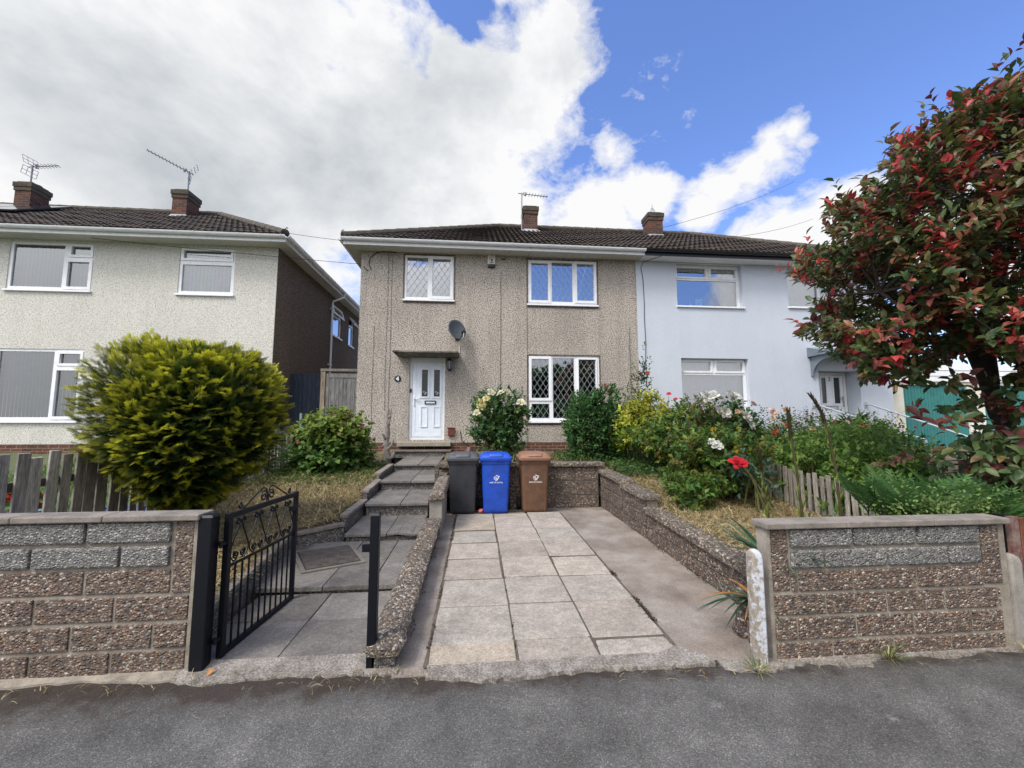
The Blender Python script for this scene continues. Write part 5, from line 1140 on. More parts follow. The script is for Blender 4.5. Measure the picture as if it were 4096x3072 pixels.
def bloom_mesh(name, col, seed, k=15):
    rg = np.random.default_rng(seed); mb = MB()
    for i in range(k):
        u = i/k; an = i*2.399; r = .18+.62*u; tilt = .25+1.05*u; w = .42+.22*u; L = .62+.3*u
        d = np.array((cos(an)*sin(tilt), sin(an)*sin(tilt), cos(tilt))); x = np.array((-sin(an), cos(an), 0)); q = np.cross(x, d); b = np.array((cos(an),sin(an),0))*r*.28
        cc = np.array(col)*rg.uniform(.75,1.15)*(.8+.2*u)
        vs = [b, b+d*L*.5-x*w*.62-q*.06, b+d*L*.5+x*w*.62-q*.06, b+d*L*.95-x*w*.42+q*.08, b+d*L*.95+x*w*.42+q*.08, b+d*L*1.06+q*.16, b+d*L*.55-q*.14]
        mb.add(vs, [(0,6,1),(0,2,6),(1,6,3),(2,4,6),(6,5,3),(6,4,5)], 0, tuple(np.clip(cc,0,1)))
    mb.add([(-.2,-.2,-.1),(.2,-.2,-.1),(.2,.2,-.1),(-.2,.2,-.1),(0,0,-.35)], [(0,1,4),(1,2,4),(2,3,4),(3,0,4)], 0, (.05,.09,.02))
    return mb.build(name, MAT['petal'], None, smooth=True, angle=70)
BL = {}
def bloom(kind, parent, at, s, tilt=.95):
    cols = {'white':(.78,.77,.70),'yellow':(.74,.66,.30),'cream':(.78,.74,.52),'red':(.62,.02,.035),'pink':(.70,.10,.16),'blush':(.76,.56,.50),'peach':(.74,.50,.28),'coral':(.66,.10,.05)}
    if kind not in BL: BL[kind] = bloom_mesh('rose_bloom', cols[kind], len(BL)); o = BL[kind]
    else: o = BL[kind].copy(); C.objects.link(o)
    o.parent = parent; o.location = at; o.scale = (s,s,s*1.15); o.rotation_euler = (tilt*random.uniform(.6,1.4), random.uniform(-.4,.4), random.uniform(-.8,.8)); return o
def stalk(parent, pts, r=.006, name='flower_stem'):
    d = MB(); d.tube(pts, [r*(1-.5*i/(len(pts)-1)) for i in range(len(pts))], 5); return d.build(name, MAT['stem'], parent, smooth=True)
GREEN = [(.060,.125,.024),(.080,.150,.030),(.042,.095,.022),(.105,.17,.04)]
DARK = [(.042,.10,.03),(.06,.13,.038),(.03,.076,.023),(.085,.16,.05)]
ROSE = [(.048,.112,.044),(.066,.135,.046),(.035,.085,.036),(.09,.145,.034),(.12,.07,.038)]
YEL = [(.30,.33,.035),(.22,.28,.03),(.36,.37,.055),(.13,.20,.03),(.09,.15,.028)]
OLIVE = [(.10,.13,.022),(.07,.11,.02),(.14,.15,.025),(.05,.085,.018),(.13,.10,.025)]

# conifer
t = thing('conifer', 'clipped rounded golden green conifer behind the left wall', 'conifer', (0,0,0))
c0 = np.array((-3.12,4.85,1.60)); n = 3300; per = 15; nin = 700
U = rdir(n); sup = (np.abs(U)**3.6).sum(1)**(-1/3.6); lm = lumps(U, 14, .075); rr_ = 1-.24*RNG.random(n)**1.6; rr_[:nin] = RNG.uniform(.35,.72,nin)
P = U*sup[:,None]*(rr_*lm)[:,None]; wid = np.interp(P[:,2], [-1,-.9,-.55,-.2,.5,1], [.20,.36,.68,.96,1.0,.92])
P[:,0] *= .70*wid; P[:,1] *= .83*wid; P[:,2] *= .85; out = norm(U*np.array((1,1,.7)))
Db = norm(out + np.stack([np.zeros(n),np.zeros(n),np.full(n,.22)],1) + RNG.normal(size=(n,3))*.26)
sd = norm(np.cross(Db, np.tile((0,0,1.),(n,1))+RNG.normal(size=(n,3))*.5))
tt = np.tile(np.linspace(-.4,1,per), n); s_ = np.tile(np.where(np.arange(per)%2, 1., -1.), n); rep = lambda A: np.repeat(A, per, 0)
O = c0 + rep(P) + rep(Db)*(tt*.105)[:,None] + rep(sd)*(s_*.03*(1.1-tt))[:,None]
D = norm(rep(Db) + rep(sd)*(s_*.8*(1.2-tt))[:,None] + RNG.normal(size=O.shape)*.18); N = norm(np.cross(rep(sd), rep(Db)) + RNG.normal(size=O.shape)*.25); N *= np.sign(N[:,2:3]+1e-6)
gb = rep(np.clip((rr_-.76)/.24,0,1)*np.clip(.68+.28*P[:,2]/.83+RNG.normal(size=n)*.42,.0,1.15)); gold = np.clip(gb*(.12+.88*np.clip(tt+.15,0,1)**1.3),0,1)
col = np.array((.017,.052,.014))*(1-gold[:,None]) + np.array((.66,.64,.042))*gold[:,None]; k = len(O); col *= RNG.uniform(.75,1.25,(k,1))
ok = O[:,2] > .64
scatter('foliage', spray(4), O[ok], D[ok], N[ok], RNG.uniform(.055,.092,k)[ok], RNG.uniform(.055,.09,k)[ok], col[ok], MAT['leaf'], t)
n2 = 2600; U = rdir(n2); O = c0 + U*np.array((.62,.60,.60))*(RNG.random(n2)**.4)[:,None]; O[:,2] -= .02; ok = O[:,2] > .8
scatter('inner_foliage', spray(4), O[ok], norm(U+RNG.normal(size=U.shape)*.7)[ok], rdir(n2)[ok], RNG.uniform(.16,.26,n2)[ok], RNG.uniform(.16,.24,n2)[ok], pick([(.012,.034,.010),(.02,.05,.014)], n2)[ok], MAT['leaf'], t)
d = MB(); d.tube([(-2.98,4.8,.2),(-3.0,4.8,.6),(-3.08,4.82,1.0),(-3.2,4.85,1.8)], [.11,.10,.09,.05], 10)
for k in range(40):
    a = RNG.uniform(0,6.28); z = RNG.uniform(1.05,1.8); d.tube([(-3.1,4.82,z),(-3.15+.35*cos(a),4.85+.35*sin(a),z+.12),(-3.25+.6*cos(a),4.85+.6*sin(a),z+.25)], [.025,.018,.008], 5)
d.build('trunk', MAT['bark'], t, smooth=True)

# hydrangea on the left lawn
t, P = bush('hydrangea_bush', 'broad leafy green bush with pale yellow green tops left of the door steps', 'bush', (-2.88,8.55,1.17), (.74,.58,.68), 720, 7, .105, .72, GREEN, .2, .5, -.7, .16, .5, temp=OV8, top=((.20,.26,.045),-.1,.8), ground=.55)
mb = MB(); rr = random.Random(3)
for i in range(16):
    u = rdir(1)[0]; u[1] = -abs(u[1]); u[2] = abs(u[2])*.9+.1; p = np.array((-2.88,8.55,1.17))+norm(u)*np.array((.8,.62,.7)); c = ((.46,.13,.13),(.45,.42,.22),(.42,.26,.18))[i%3]
    for k in range(7): a = k*.9; q = p+np.array((.03*cos(a),.0,.022*sin(a)))*(k>0); mb.add([q+(-.016,0,0),q+(0,-.004,-.012),q+(.016,0,0),q+(0,-.006,.013)], [(0,1,2,3)], 0, c)
mb.build('flower_head', MAT['petal'], t)
# tall weeds by the conifer
for (x, y, h, lab) in ((-3.62,8.0,.95,'tall leafy weed stalk left of the broad bush'), (-3.95,8.25,1.1,'tall leafy weed standing half behind the conifer')):
    t = thing('weed', lab, 'weed', (x,y,interp(GL,y))); n = 60; z = np.linspace(.05,h,n); a = np.arange(n)*2.4; O = np.stack([.02*np.sin(z*5),.02*np.cos(z*4),z],1)
    D = np.stack([np.cos(a),np.sin(a),np.full(n,.35)],1); LL = .16*(1.15-z/h)+.04; scatter('foliage', DI4, O, D, np.tile((0,0,1.),(n,1)), LL, LL*.28, pick([(.07,.14,.04),(.10,.17,.06)], n), MAT['leaf'], t)
    stalk(t, [(0,0,-.05),(.02,0,h*.5),(0,.02,h)], .01, 'stem')
# dead stump by the step
t = thing('dead_stump', 'bare pale dead shrub trunk beside the top step', 'stump', (-1.985,9.35,.8)); d = MB()
d.tube([(0,0,-.05),(.02,0,.12),(-.01,.01,.35),(.02,0,.62),(-.005,0,.85),(.015,0,1.16)], [.12,.085,.062,.058,.05,.032], 10); d.tube([(.0,0,.7),(.07,-.02,.95),(.09,-.02,1.16)], [.035,.024,.014], 7)
d.tube([(.03,-.03,.25),(.14,-.07,.36),(.17,-.08,.48)], [.04,.03,.015], 7); d.tube([(-.02,-.04,.5),(-.07,-.08,.6)], [.035,.02], 7); d.tube([(.05,-.06,.02),(.16,-.12,.10),(.2,-.1,.2)], [.05,.035,.02], 7)
for k in range(14): a = RNG.uniform(0,6.28); z = RNG.uniform(0,1.05); d.lathe([(.01,-.03),(.035,-.01),(.03,.02),(.005,.035)], (.055*cos(a),.055*sin(a)-.01,z), 7)
d.build('trunk', MAT['dead_bark'], t, smooth=True)
# rose bush below the canopy side
t, P = bush('rose_bush', 'dark green rose bush with yellow and cream blooms right of the door', 'rose bush', (.5,8.75,1.62), (.60,.45,.60), 720, 7, .085, .72, ROSE[:4], .16, .7, -.85, .25, .5, ground=.85, ns=24, sr=.014)
for (x,z,kd,s) in ((.10,2.02,'yellow',.062),(.06,1.93,'yellow',.055),(.02,1.83,'cream',.05),(.29,2.24,'cream',.05),(.50,2.22,'cream',.055),(.63,2.25,'cream',.042),(.90,2.03,'cream',.058),(.20,2.11,'yellow',.045)): bloom(kd, t, (x,8.22,z), s*1.75); stalk(t, [(.4,8.6,z-.45),(x,8.46,z-.03)], .005)
P2, D2, _ = twigs((.6,8.6,1.02), (.30,.25,.22), 90, .8); O, D, N = leaves_on(P2, D2, 6, .12); k = len(O); scatter('foliage', DI4, O, D, N, RNG.uniform(.05,.09,k), RNG.uniform(.03,.05,k), pick(GREEN, k), MAT['leaf'], t)
bush('evergreen_shrub', 'rounded dark green shrub under the right lattice window', 'shrub', (2.5,8.55,1.55), (.66,.50,.74), 1000, 8, .10, .42, DARK, .18, .6, -.9, .16, .8, ground=.8, spread=.75, ns=26, sr=.013)
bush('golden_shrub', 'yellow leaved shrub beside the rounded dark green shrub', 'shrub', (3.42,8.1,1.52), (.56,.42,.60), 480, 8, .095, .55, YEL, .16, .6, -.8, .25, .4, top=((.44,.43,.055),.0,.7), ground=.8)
bush('flowering_shrub', 'green shrub speckled with yellow flowers between the yellow shrub and the white roses', 'shrub', (3.86,7.25,1.36), (.74,.55,.62), 760, 8, .085, .55, OLIVE+GREEN, .16, .6, -.85, .22, .4, ground=.66)
bush('flowering_shrub', 'olive green shrub low behind the big red rose bloom', 'shrub', (3.62,5.95,1.02), (.64,.50,.56), 820, 8, .08, .55, OLIVE+GREEN, .16, .6, -.9, .2, .3, ground=.5)
mb = MB()
for (c, rad, k) in (((3.86,7.25,1.36),(.76,.57,.64),34), ((3.72,5.95,1.02),(.72,.52,.58),14)):
    for i in range(k):
        u = rdir(1)[0]; u[1] = -abs(u[1]); u[2] = u[2]*.6+.3; p = np.array(c)+norm(u)*np.array(rad)
        for q in range(5): a = q*1.257; mb.add([p, p+np.array((.02*cos(a-.4),-.006,.02*sin(a-.4))), p+np.array((.032*cos(a),-.008,.032*sin(a))), p+np.array((.02*cos(a+.4),-.006,.02*sin(a+.4)))], [(0,1,2,3)], 0, (.55,.36,.02))
tag(mb.build('yellow_flowers', MAT['petal']), 'scattered small yellow flowers over the two green shrubs', 'flowers', kind='stuff')
t, P = bush('rose_bush', 'tall white rose bush in front of the white house lower window', 'rose bush', (4.25,6.75,1.38), (.58,.45,.62), 520, 7, .085, .7, ROSE+OLIVE[:2], .17, .7, -.9, .25, .5, ground=.6, ns=24)
for (x,z,kd,s) in ((3.66,2.03,'white',.075),(3.78,2.05,'white',.075),(3.88,2.03,'white',.07),(4.06,2.06,'white',.08),(4.16,2.04,'white',.078),(3.86,1.80,'white',.075),(3.97,1.79,'white',.075),(4.36,1.73,'white',.07),(4.42,1.60,'white',.075),(4.30,1.76,'peach',.045),(4.22,1.81,'peach',.035),(4.50,1.93,'blush',.065),(4.88,1.80,'blush',.06),(5.12,1.84,'peach',.045)): bloom(kd, t, (x,6.25+.1*(x-4),z), s*(1.5 if kd == 'white' else 1.3)); stalk(t, [(4.1+.3*(x-4.2),6.6,z-.5),(x,6.34,z-.04)], .006)
t, P = bush('rose_bush', 'sprawling rose stem with one large red bloom in front of the olive shrub', 'rose bush', (3.72,5.25,.95), (.24,.2,.20), 28, 6, .085, .7, [(.045,.09,.06),(.06,.10,.07)], .16, .8, -.9, .3, .2, ground=.5, ns=8)
bloom('red', t, (3.40,5.1,1.09), .115, 1.1); bloom('white', t, (3.36,5.5,1.31), .085, .9); bloom('white', t, (3.30,5.5,1.36), .06, .8); stalk(t, [(4.0,5.3,.5),(3.75,5.2,.85),(3.42,5.12,1.05)], .009); stalk(t, [(3.8,5.6,.6),(3.6,5.55,1.0),(3.36,5.52,1.26)], .008)
bush('young_shrub', 'small bright green shrub growing at the edge of the stepped wall', 'shrub', (2.93,5.45,.66), (.27,.24,.22), 120, 7, .085, .55, GREEN+OLIVE[:2], .12, .7, -.9, .2, .5, ground=.42, ns=10)
t, P = bush('climbing_rose', 'tall loose rose climbing by the party line with small red buds', 'rose bush', (4.02,9.85,2.25), (.34,.22,.62), 70, 6, .075, .62, ROSE, .2, .9, -.95, .4, .7, ground=.9, ns=16, sr=.011)
for (x,z,kd,s) in ((3.98,2.83,'pink',.05),(4.16,2.85,'coral',.045),(3.6,3.02,'blush',.04)): bloom(kd, t, (x,9.55,z), s)
P2, D2, _ = twigs((4.12,9.7,2.75), (.2,.15,.55), 42, .9, -.9, .3); O, D, N = leaves_on(P2, D2, 5, .14, .7); k = len(O); scatter('foliage', DI4, O, D, N, RNG.uniform(.05,.1,k), RNG.uniform(.03,.06,k), pick(ROSE, k), MAT['leaf'], t)
t = thing('rose_plant', 'lone pink roses on a thin stem above the dark rounded shrub', 'rose', (0,0,0))
for (x,z,s) in ((2.80,2.46,.05),(2.98,2.38,.045),(2.86,2.38,.035)): bloom('pink', t, (x,8.7,z), s); stalk(t, [(2.75,8.75,1.9),(x,8.72,z-.02)], .005)
bloom('blush', t, (3.02,8.0,1.74), .05)
t = thing('rose_plant', 'two deep pink roses on stems above the yellow leaved shrub', 'rose', (0,0,0))
for (x,z,s) in ((4.02,2.23,.058),(4.16,2.12,.055)): bloom('pink', t, (x,8.2,z), s); stalk(t, [(4.0,8.25,1.6),(x,8.22,z-.03)], .006)
# neighbour's front garden, right
LG0 = [(.13,.20,.04),(.10,.17,.032),(.16,.22,.05)]
RB = [((5.15,7.6,1.22),(.6,.45,.50),'rose bush with a few blush blooms right of the tall white roses'),((6.15,7.9,1.20),(.62,.5,.50),'rose bush with a coral bloom below the white house canopy'),((7.25,8.1,1.20),(.65,.5,.50),'rose bush beside the sloping handrail of the white house'),((8.6,8.3,1.20),(.75,.5,.50),'rose bush below the garage lantern')]
for i, (c, rad, lab) in enumerate(RB):
    t, P = bush('rose_bush', lab, 'rose bush', c, rad, 250, 7, .075, .62, ROSE[:2]+LG0+[(.13,.06,.035)], .18, .7, -.8, .28, .5, ground=.7, group='roses in the front garden of the white house', ns=18)
    for k in range(4):
        x = c[0]+rad[0]*RNG.uniform(-.9,.9); z = c[2]+rad[2]*RNG.uniform(.35,1.1); bloom(('white','coral','blush','peach','coral','red')[(i+k)%6], t, (x, c[1]-rad[1]*.8, z), RNG.uniform(.04,.06)); stalk(t, [(c[0],c[1],z-.4),(x,c[1]-rad[1]*.75,z-.02)], .005)
    P2 = np.stack([c[0]+rad[0]*RNG.uniform(-1,1,26), c[1]+RNG.normal(size=26)*.1, c[2]+rad[2]*RNG.uniform(.7,1.25,26)],1); O, D, N = leaves_on(P2, np.tile((0,0,1.),(26,1)), 6, .25, .9); k = len(O); scatter('foliage', DI4, O, D, N, RNG.uniform(.04,.07,k), RNG.uniform(.025,.04,k), pick(ROSE+[(.12,.05,.04)], k), MAT['leaf'], t)
    stems(t, (c[0],c[1],c[2]), P2, 18, .006)
LG = [(.15,.24,.045),(.12,.20,.035),(.19,.27,.06),(.085,.155,.028)]
for c, rad, lab in (((5.2,5.9,.98),(.72,.55,.52),'light green bushy shrub just behind the right picket fence'),((6.25,6.4,1.02),(.75,.6,.55),'light green shrub between the picket fence and the red leaved tree'),((7.4,6.9,1.05),(.8,.6,.55),'light green shrub behind the trunk of the red leaved tree'),((5.0,4.75,.82),(.5,.4,.45),'low light green shrub behind the ferns')):
    bush('leafy_shrub', lab, 'shrub', c, rad, 520, 7, .075, .62, LG+GREEN[:1], .18, .55, -.85, .2, .4, ground=.4, group='light green shrubs in the next garden')
t, P = bush('spiky_plant', 'spiky dark green palm like plant by the lower end of the handrails', 'plant', (9.25,9.3,1.25), (.25,.25,.3), 60, 3, .5, .06, DARK+[(.06,.10,.03)], .05, .9, -.3, .1, 1.2, ground=.8, ns=0, spread=.8)
# ferns and trailing greenery behind the right wall
t = thing('fern', 'clump of bright green ferns spilling over the right wall coping', 'fern', (0,0,0)); n = 120
B = np.stack([RNG.uniform(3.82,4.75,n), RNG.uniform(3.25,3.9,n), np.full(n,.70)],1); a = RNG.uniform(0,6.28,n); D = np.stack([np.cos(a)*.75,np.sin(a)*.75-.25,RNG.uniform(.35,1.7,n)],1); LL = RNG.uniform(.34,.60,n)
scatter('fronds', frond(), B, D, np.stack([-np.cos(a)*.6,-np.sin(a)*.6,np.full(n,.8)],1), LL, LL*.95, pick([(.09,.20,.055),(.065,.155,.045),(.12,.23,.065),(.055,.13,.036)], n), MAT['leaf'], t)
bush('trailing_plant', 'fine leaved trailing weed hanging over the right end of the coping', 'plant', (4.0,3.15,.95), (.75,.16,.07), 150, 6, .03, .6, [(.10,.16,.04),(.13,.18,.06)], .2, 1., -.9, .3, .2, ground=.86, ns=0)
# flower spikes
def spike(label, pts, r, seed):
    t = thing('flower_spike', label, 'flower spike', (0,0,0)); d = MB(); pts = [np.array(p) for p in pts]; n = len(pts); d.tube(pts, [r*(1-.35*i/(n-1)) for i in range(n)], 9); st = d.build('stem', weathered('spike_stem', (.035,.020,.012), (.075,.065,.02), 9, .7, 60), t, smooth=True)
    seg = np.array([np.linalg.norm(b-a) for a, b in zip(pts, pts[1:])]); cum = np.concatenate(([0], np.cumsum(seg))); T = cum[-1]; at_ = lambda s: np.array([np.interp(s, cum, [p[k] for p in pts]) for k in range(3)])
    O = []; D = []; LL = []; W = []; cl = []
    for i in range(13):
        s = T*(.06+.72*i/13); p = at_(s); d_ = norm(at_(s+.03)-p); a = i*2.4; o = np.array((cos(a),sin(a),0)); O.append(p+o*r*.8); D.append(d_+o*.25); LL.append(.13*(1-.6*i/13)+.03); W.append(.024); cl.append((.24,.34,.06))
    scatter('bracts', DI4, np.array(O), norm(np.array(D)), norm(np.cross(np.array(D), np.tile((.3,.9,.1),(len(O),1)))), np.array(LL), np.array(W), np.array(cl), MAT['leaf'], t); O = []; D = []; LL = []; W = []; cl = []
    for i in range(70):
        s = T*(.80+.20*i/70); p = at_(s); d_ = norm(p-at_(s-.03)); a = i*2.4; o = np.array((cos(a),sin(a),.0)); O.append(p+o*r*.55); D.append(d_+o*.28); LL.append(.045); W.append(.022*(1-.4*i/70)); cl.append((.085,.075,.04) if i%3 else (.12,.12,.05))
    O, D = np.array(O), norm(np.array(D)); k = len(O); scatter('bud_tip', DI4, O, D, norm(np.cross(D, np.tile((.3,.9,.1),(k,1)))), np.array(LL), np.array(W), np.array(cl), MAT['leaf'], t)
spike('upright asparagus like flower spike rising in front of the right picket fence', [(2.83,3.40,.42),(2.83,3.4,.85),(2.805,3.4,1.2),(2.775,3.4,1.5),(2.765,3.4,1.75)], .0125, 1)
spike('taller flower spike with its tip bent to the left', [(3.20,3.40,.42),(3.19,3.4,.85),(3.175,3.4,1.25),(3.13,3.4,1.55),(3.085,3.4,1.72),(3.03,3.4,1.82),(2.985,3.4,1.885)], .012, 2)
spike('thin brownish flower spike leaning at the left end of the picket fence', [(2.51,3.40,.42),(2.52,3.4,.85),(2.49,3.4,1.15),(2.46,3.4,1.39)], .008, 3)
def blades(name, label, cat, c, n, L, w, pal, spread=1., droop=.5, up=.8):
    t = thing(name, label, cat, (0,0,0)); v = []; seg = 5
    T = np.array([(sx*(.5*(1-(k/seg)**1.6)+.0), k/seg, -droop*(k/seg)**2.2) for k in range(seg+1) for sx in (-1,1)]); F = [(2*k,2*k+1,2*k+3,2*k+2) for k in range(seg)]
    a = RNG.uniform(0,6.28,n); O = np.tile(np.array(c),(n,1)) + np.stack([np.cos(a),np.sin(a),np.zeros(n)],1)*.03; D = np.stack([np.cos(a)*spread,np.sin(a)*spread,RNG.uniform(.15,1.,n)*up],1)
    LL = L*RNG.uniform(.6,1.15,n); scatter('leaves', (T, F), O, D, np.tile((0,0,1.),(n,1)), LL, np.full(n, w), pick(pal, n), MAT['leaf_gloss'], t); return t
YU = [(.05,.10,.05),(.07,.125,.07),(.035,.075,.035)]
blades('yucca', 'spiky yucca rosette poking out above the stubby white painted post', 'yucca', (2.30,3.16,.60), 34, .50, .042, YU, 1., .25)
blades('yucca', 'lower yucca rosette with one orange dead leaf beside the driveway', 'yucca', (2.14,3.08,.30), 22, .42, .038, YU+[(.32,.15,.04)], 1., .45, .5)
blades('iris_leaves', 'fan of blue green sword leaves at the foot of the upright flower spike', 'iris', (2.80,3.35,.62), 9, .38, .03, [(.10,.17,.11),(.13,.20,.12)], .5, .1, 1.6)
blades('iris_leaves', 'fan of blue green sword leaves at the foot of the bent flower spike', 'iris', (3.22,3.35,.62), 9, .40, .03, [(.10,.17,.11),(.13,.20,.12)], .5, .1, 1.6)

# red leaved tree
t = thing('photinia_tree', 'big red and green leaved tree over the right wall', 'tree', (0,0,0))
d = MB(); limbs = []
def limb(pts, r0, r1): n = len(pts); d.tube(pts, [r0+(r1-r0)*i/(n-1) for i in range(n)], 9); limbs.extend(pts[1:])
limb([(6.75,4.4,.35),(6.7,4.4,.95),(6.45,4.4,1.4),(6.25,4.38,1.75),(6.17,4.38,2.1),(6.0,4.4,2.6)], .11, .07)
limb([(6.0,4.4,2.6),(5.85,4.3,3.1),(5.6,4.2,3.7),(5.5,4.3,4.4)], .09, .03); limb([(6.17,4.38,2.1),(6.5,4.6,2.7),(6.9,4.7,3.4),(7.1,4.6,4.3),(7.0,4.5,5.4)], .09, .03)
limb([(6.0,4.4,2.6),(5.4,4.1,2.75),(4.8,3.9,2.85),(4.2,3.8,3.0)], .05, .015); limb([(6.7,4.4,.95),(7.0,4.4,1.6),(7.2,4.5,2.4),(7.6,4.6,3.6)], .09, .04); limb([(6.9,4.7,3.4),(6.4,4.9,4.3),(6.1,4.8,5.3)], .05, .02)
limb([(6.25,4.38,1.75),(6.05,4.0,2.1),(5.6,3.7,2.4),(5.0,3.5,2.5)], .04, .012); limb([(5.85,4.3,3.1),(5.1,4.0,3.5),(4.6,3.9,3.9)], .04, .012); limb([(6.75,4.4,.8),(6.3,4.1,1.1),(5.8,3.9,1.25),(5.4,3.7,1.2)], .04, .012)
def crown_pts(m):
    P = np.stack([RNG.uniform(3.0,7.7,m), RNG.uniform(2.95,6.2,m), RNG.uniform(1.9,6.9,m)],1); k = 4.0/P[:,1]; xe = P[:,0]*k; ze = 1.63+(P[:,2]-1.63)*k
    lim = np.interp(ze, [1.9,2.05,2.2,2.5,3.0,3.4,3.8,4.2,4.5,5.0,5.4,5.7,6], [5.2,4.45,3.9,3.7,3.62,3.65,3.9,4.35,4.65,5.15,5.85,6.5,7.2])
    lim = lim + .16*np.sin(ze*9)+.1*np.sin(ze*23+1); ell = ((P[:,0]-6.3)/3.0)**2+((P[:,1]-4.5)/1.75)**2+((P[:,2]-3.7)/2.7)**2
    low = (ze < np.interp(xe, [3.4,4.3,4.7,5.2,5.7,6.0,6.4,7,9], [2.15,2.02,2.1,2.35,2.42,2.3,2.15,2.0,2.0])); return P[(xe > lim) & (ell < 1) & ~low]
P = crown_pts(110000); el2 = lambda P: ((P[:,0]-6.3)/3.0)**2+((P[:,1]-4.5)/1.75)**2+((P[:,2]-3.7)/2.7)**2

el = ((P[:,0]-6.3)/3.0)**2+((P[:,1]-4.5)/1.75)**2+((P[:,2]-3.7)/2.7)**2; near = (P[:,1] < 4.6); keep = RNG.random(len(P)) < np.where(el > .35, .95, .35)*np.where(near, 1., .45)
P = P[keep]; sel = np.sin(P[:,0]*4.1+1)*np.sin(P[:,1]*3.7)*np.sin(P[:,2]*4.6+.5); P = P[sel > -.13][:4500]
P2 = np.stack([RNG.uniform(4.35,6.6,420), RNG.normal(3.75,.25,420), RNG.uniform(.68,1.50,420)],1); P2 = P2[(P2[:,0] > 4.5+1.3*np.abs(P2[:,2]-1.25)) & (RNG.random(420) < np.clip((P2[:,0]-4.2)*.55,.25,1))]
P3 = np.stack([RNG.normal(6.4,.7,120), RNG.normal(4.3,.3,120), RNG.normal(1.0,.3,120)],1); P3 = P3[(P3[:,2] > .5) & (P3[:,0] > 5.2)]
PAL = np.array([(.058,.098,.034),(.082,.120,.036),(.125,.132,.036),(.19,.135,.05),(.38,.050,.046),(.47,.14,.105),(.16,.05,.042),(.29,.13,.065)])
def tree_leaves(P, pr, per, L, nm, tl=.16):
    Dn = norm(P - np.array((6.4,4.9,3.0))); O, D, N = leaves_on(P, Dn, per, tl, .5, .85); k = len(O); e_ = el2(P); rp = np.where(e_ > .55, .44, .14); rd_ = RNG.random(len(P)) < rp; i = np.repeat(np.where(rd_, RNG.choice([4,5,6,7], len(P), p=[.42,.2,.25,.13]), RNG.choice(4, len(P), p=[.33,.28,.22,.17])) if nm != 'lower_branches' else RNG.choice(len(PAL), len(P), p=pr), per); flip = RNG.random(k) < .22; i[flip] = RNG.choice(4, flip.sum())
    LL = L*RNG.uniform(.6,1.25,k); return scatter(nm, OV8, O, D, N, LL, LL*.46*RNG.uniform(.85,1.2,k), PAL[i]*RNG.uniform(.7,1.3,(k,1)), MAT['leaf_gloss'], t)
tree_leaves(P, [.22,.20,.16,.12,.12,.07,.08,.03], 8, .110, 'crown')
P5 = P[(P[:,1] < 5.2) & (el2(P) > .72) & (P[:,2] > 2.6)]; P5 = P5[RNG.permutation(len(P5))[:210]]; P5 = P5 + norm(P5-np.array((6.4,4.6,3.2)))*RNG.uniform(.06,.28,(len(P5),1))+np.array((0,0,.06))
tree_leaves(P5, [.14,.16,.16,.14,.16,.08,.12,.04], 8, .095, 'shoots', .26)
P4 = np.stack([RNG.uniform(4.6,6.3,46), RNG.normal(3.9,.2,46), RNG.uniform(1.45,2.15,46)],1)
lo = tree_leaves(np.concatenate([P2,P3,P4]), [.42,.14,.04,.03,.02,0.,.33,.02], 7, .125, 'lower_branches')
for i in RNG.choice(len(P), 240, replace=False):
    q = np.array(limbs); j = np.argmin(np.linalg.norm(q-P[i],axis=1)); a = q[j]; b = P[i]; m_ = (a+b)/2+RNG.normal(size=3)*.12+np.array((0,0,.08)); d.tube([a, a*.5+m_*.5, m_, b], [.018,.013,.010,.004], 5, cap=False)
for i in range(0, len(P2), 3): b = P2[i]; a = np.array((5.9,3.95,1.2)); m_ = (a+b)/2+RNG.normal(size=3)*.08; d.tube([a,m_,b], [.014,.009,.004], 5, cap=False)
d.build('trunk', MAT['bark'], t, smooth=True)

# ground cover: dead straw, weeds, ivy
def straw(name, label, n, xr, yr_, zf, pal, L=(.08,.26), w=.0065, lift=.35, mask=None, cat='dry grass', wid=None):
    x = RNG.uniform(*xr, n); y = RNG.uniform(*yr_, n)
    if mask is not None: k = mask(x,y); x, y = x[k], y[k]
    n = len(x); z = np.array([zf(b) for b in y])+.005; seg = 3
    T = np.array([(sx*.5*(1-.6*k/seg), k/seg, .16*sin(pi*k/seg)) for k in range(seg+1) for sx in (-1,1)]); F = [(2*k,2*k+1,2*k+3,2*k+2) for k in range(seg)]
    a = RNG.uniform(0,6.28,n); D = np.stack([np.cos(a),np.sin(a),RNG.random(n)**2*lift],1); LL = RNG.uniform(*L,n)
    o = scatter(name, (T,F), np.stack([x,y,z+RNG.random(n)*.035],1), D, np.tile((0,0,1.),(n,1)), LL, np.full(n,w)*RNG.uniform(.6,1.5,n), pick(pal,n), MAT['straw']); return tag(o, label, cat, kind='stuff')
ST = [(.44,.34,.16),(.54,.43,.23),(.30,.22,.10),(.62,.52,.31),(.17,.12,.055)]
gl_ = lambda y: interp(GL,y); gr_ = lambda y: interp(GR,y)
edge_ok = lambda x,y: x < np.interp(y, [3.0,3.2,5.25,5.66,6.5,7.35,8.6,10.5], [-2.0,-2.02,-2.3,-1.9,-1.84,-1.82,-1.84,-2.05])
straw('dry_grass', 'dead cut straw covering the left lawn', 38000, (-4.0,-1.8), (3.3,8.6), gl_, ST, mask=lambda x,y: edge_ok(x,y) & (RNG.random(len(x)) < np.interp(y,[3,7,8.6],[1,.9,.25])))
straw('dry_grass', 'dead cut straw on the bank right of the driveway', 28000, (2.5,4.4), (3.2,8.6), gr_, ST, mask=lambda x,y: (RNG.random(len(x)) < np.where(y<7.2,1,.3)))
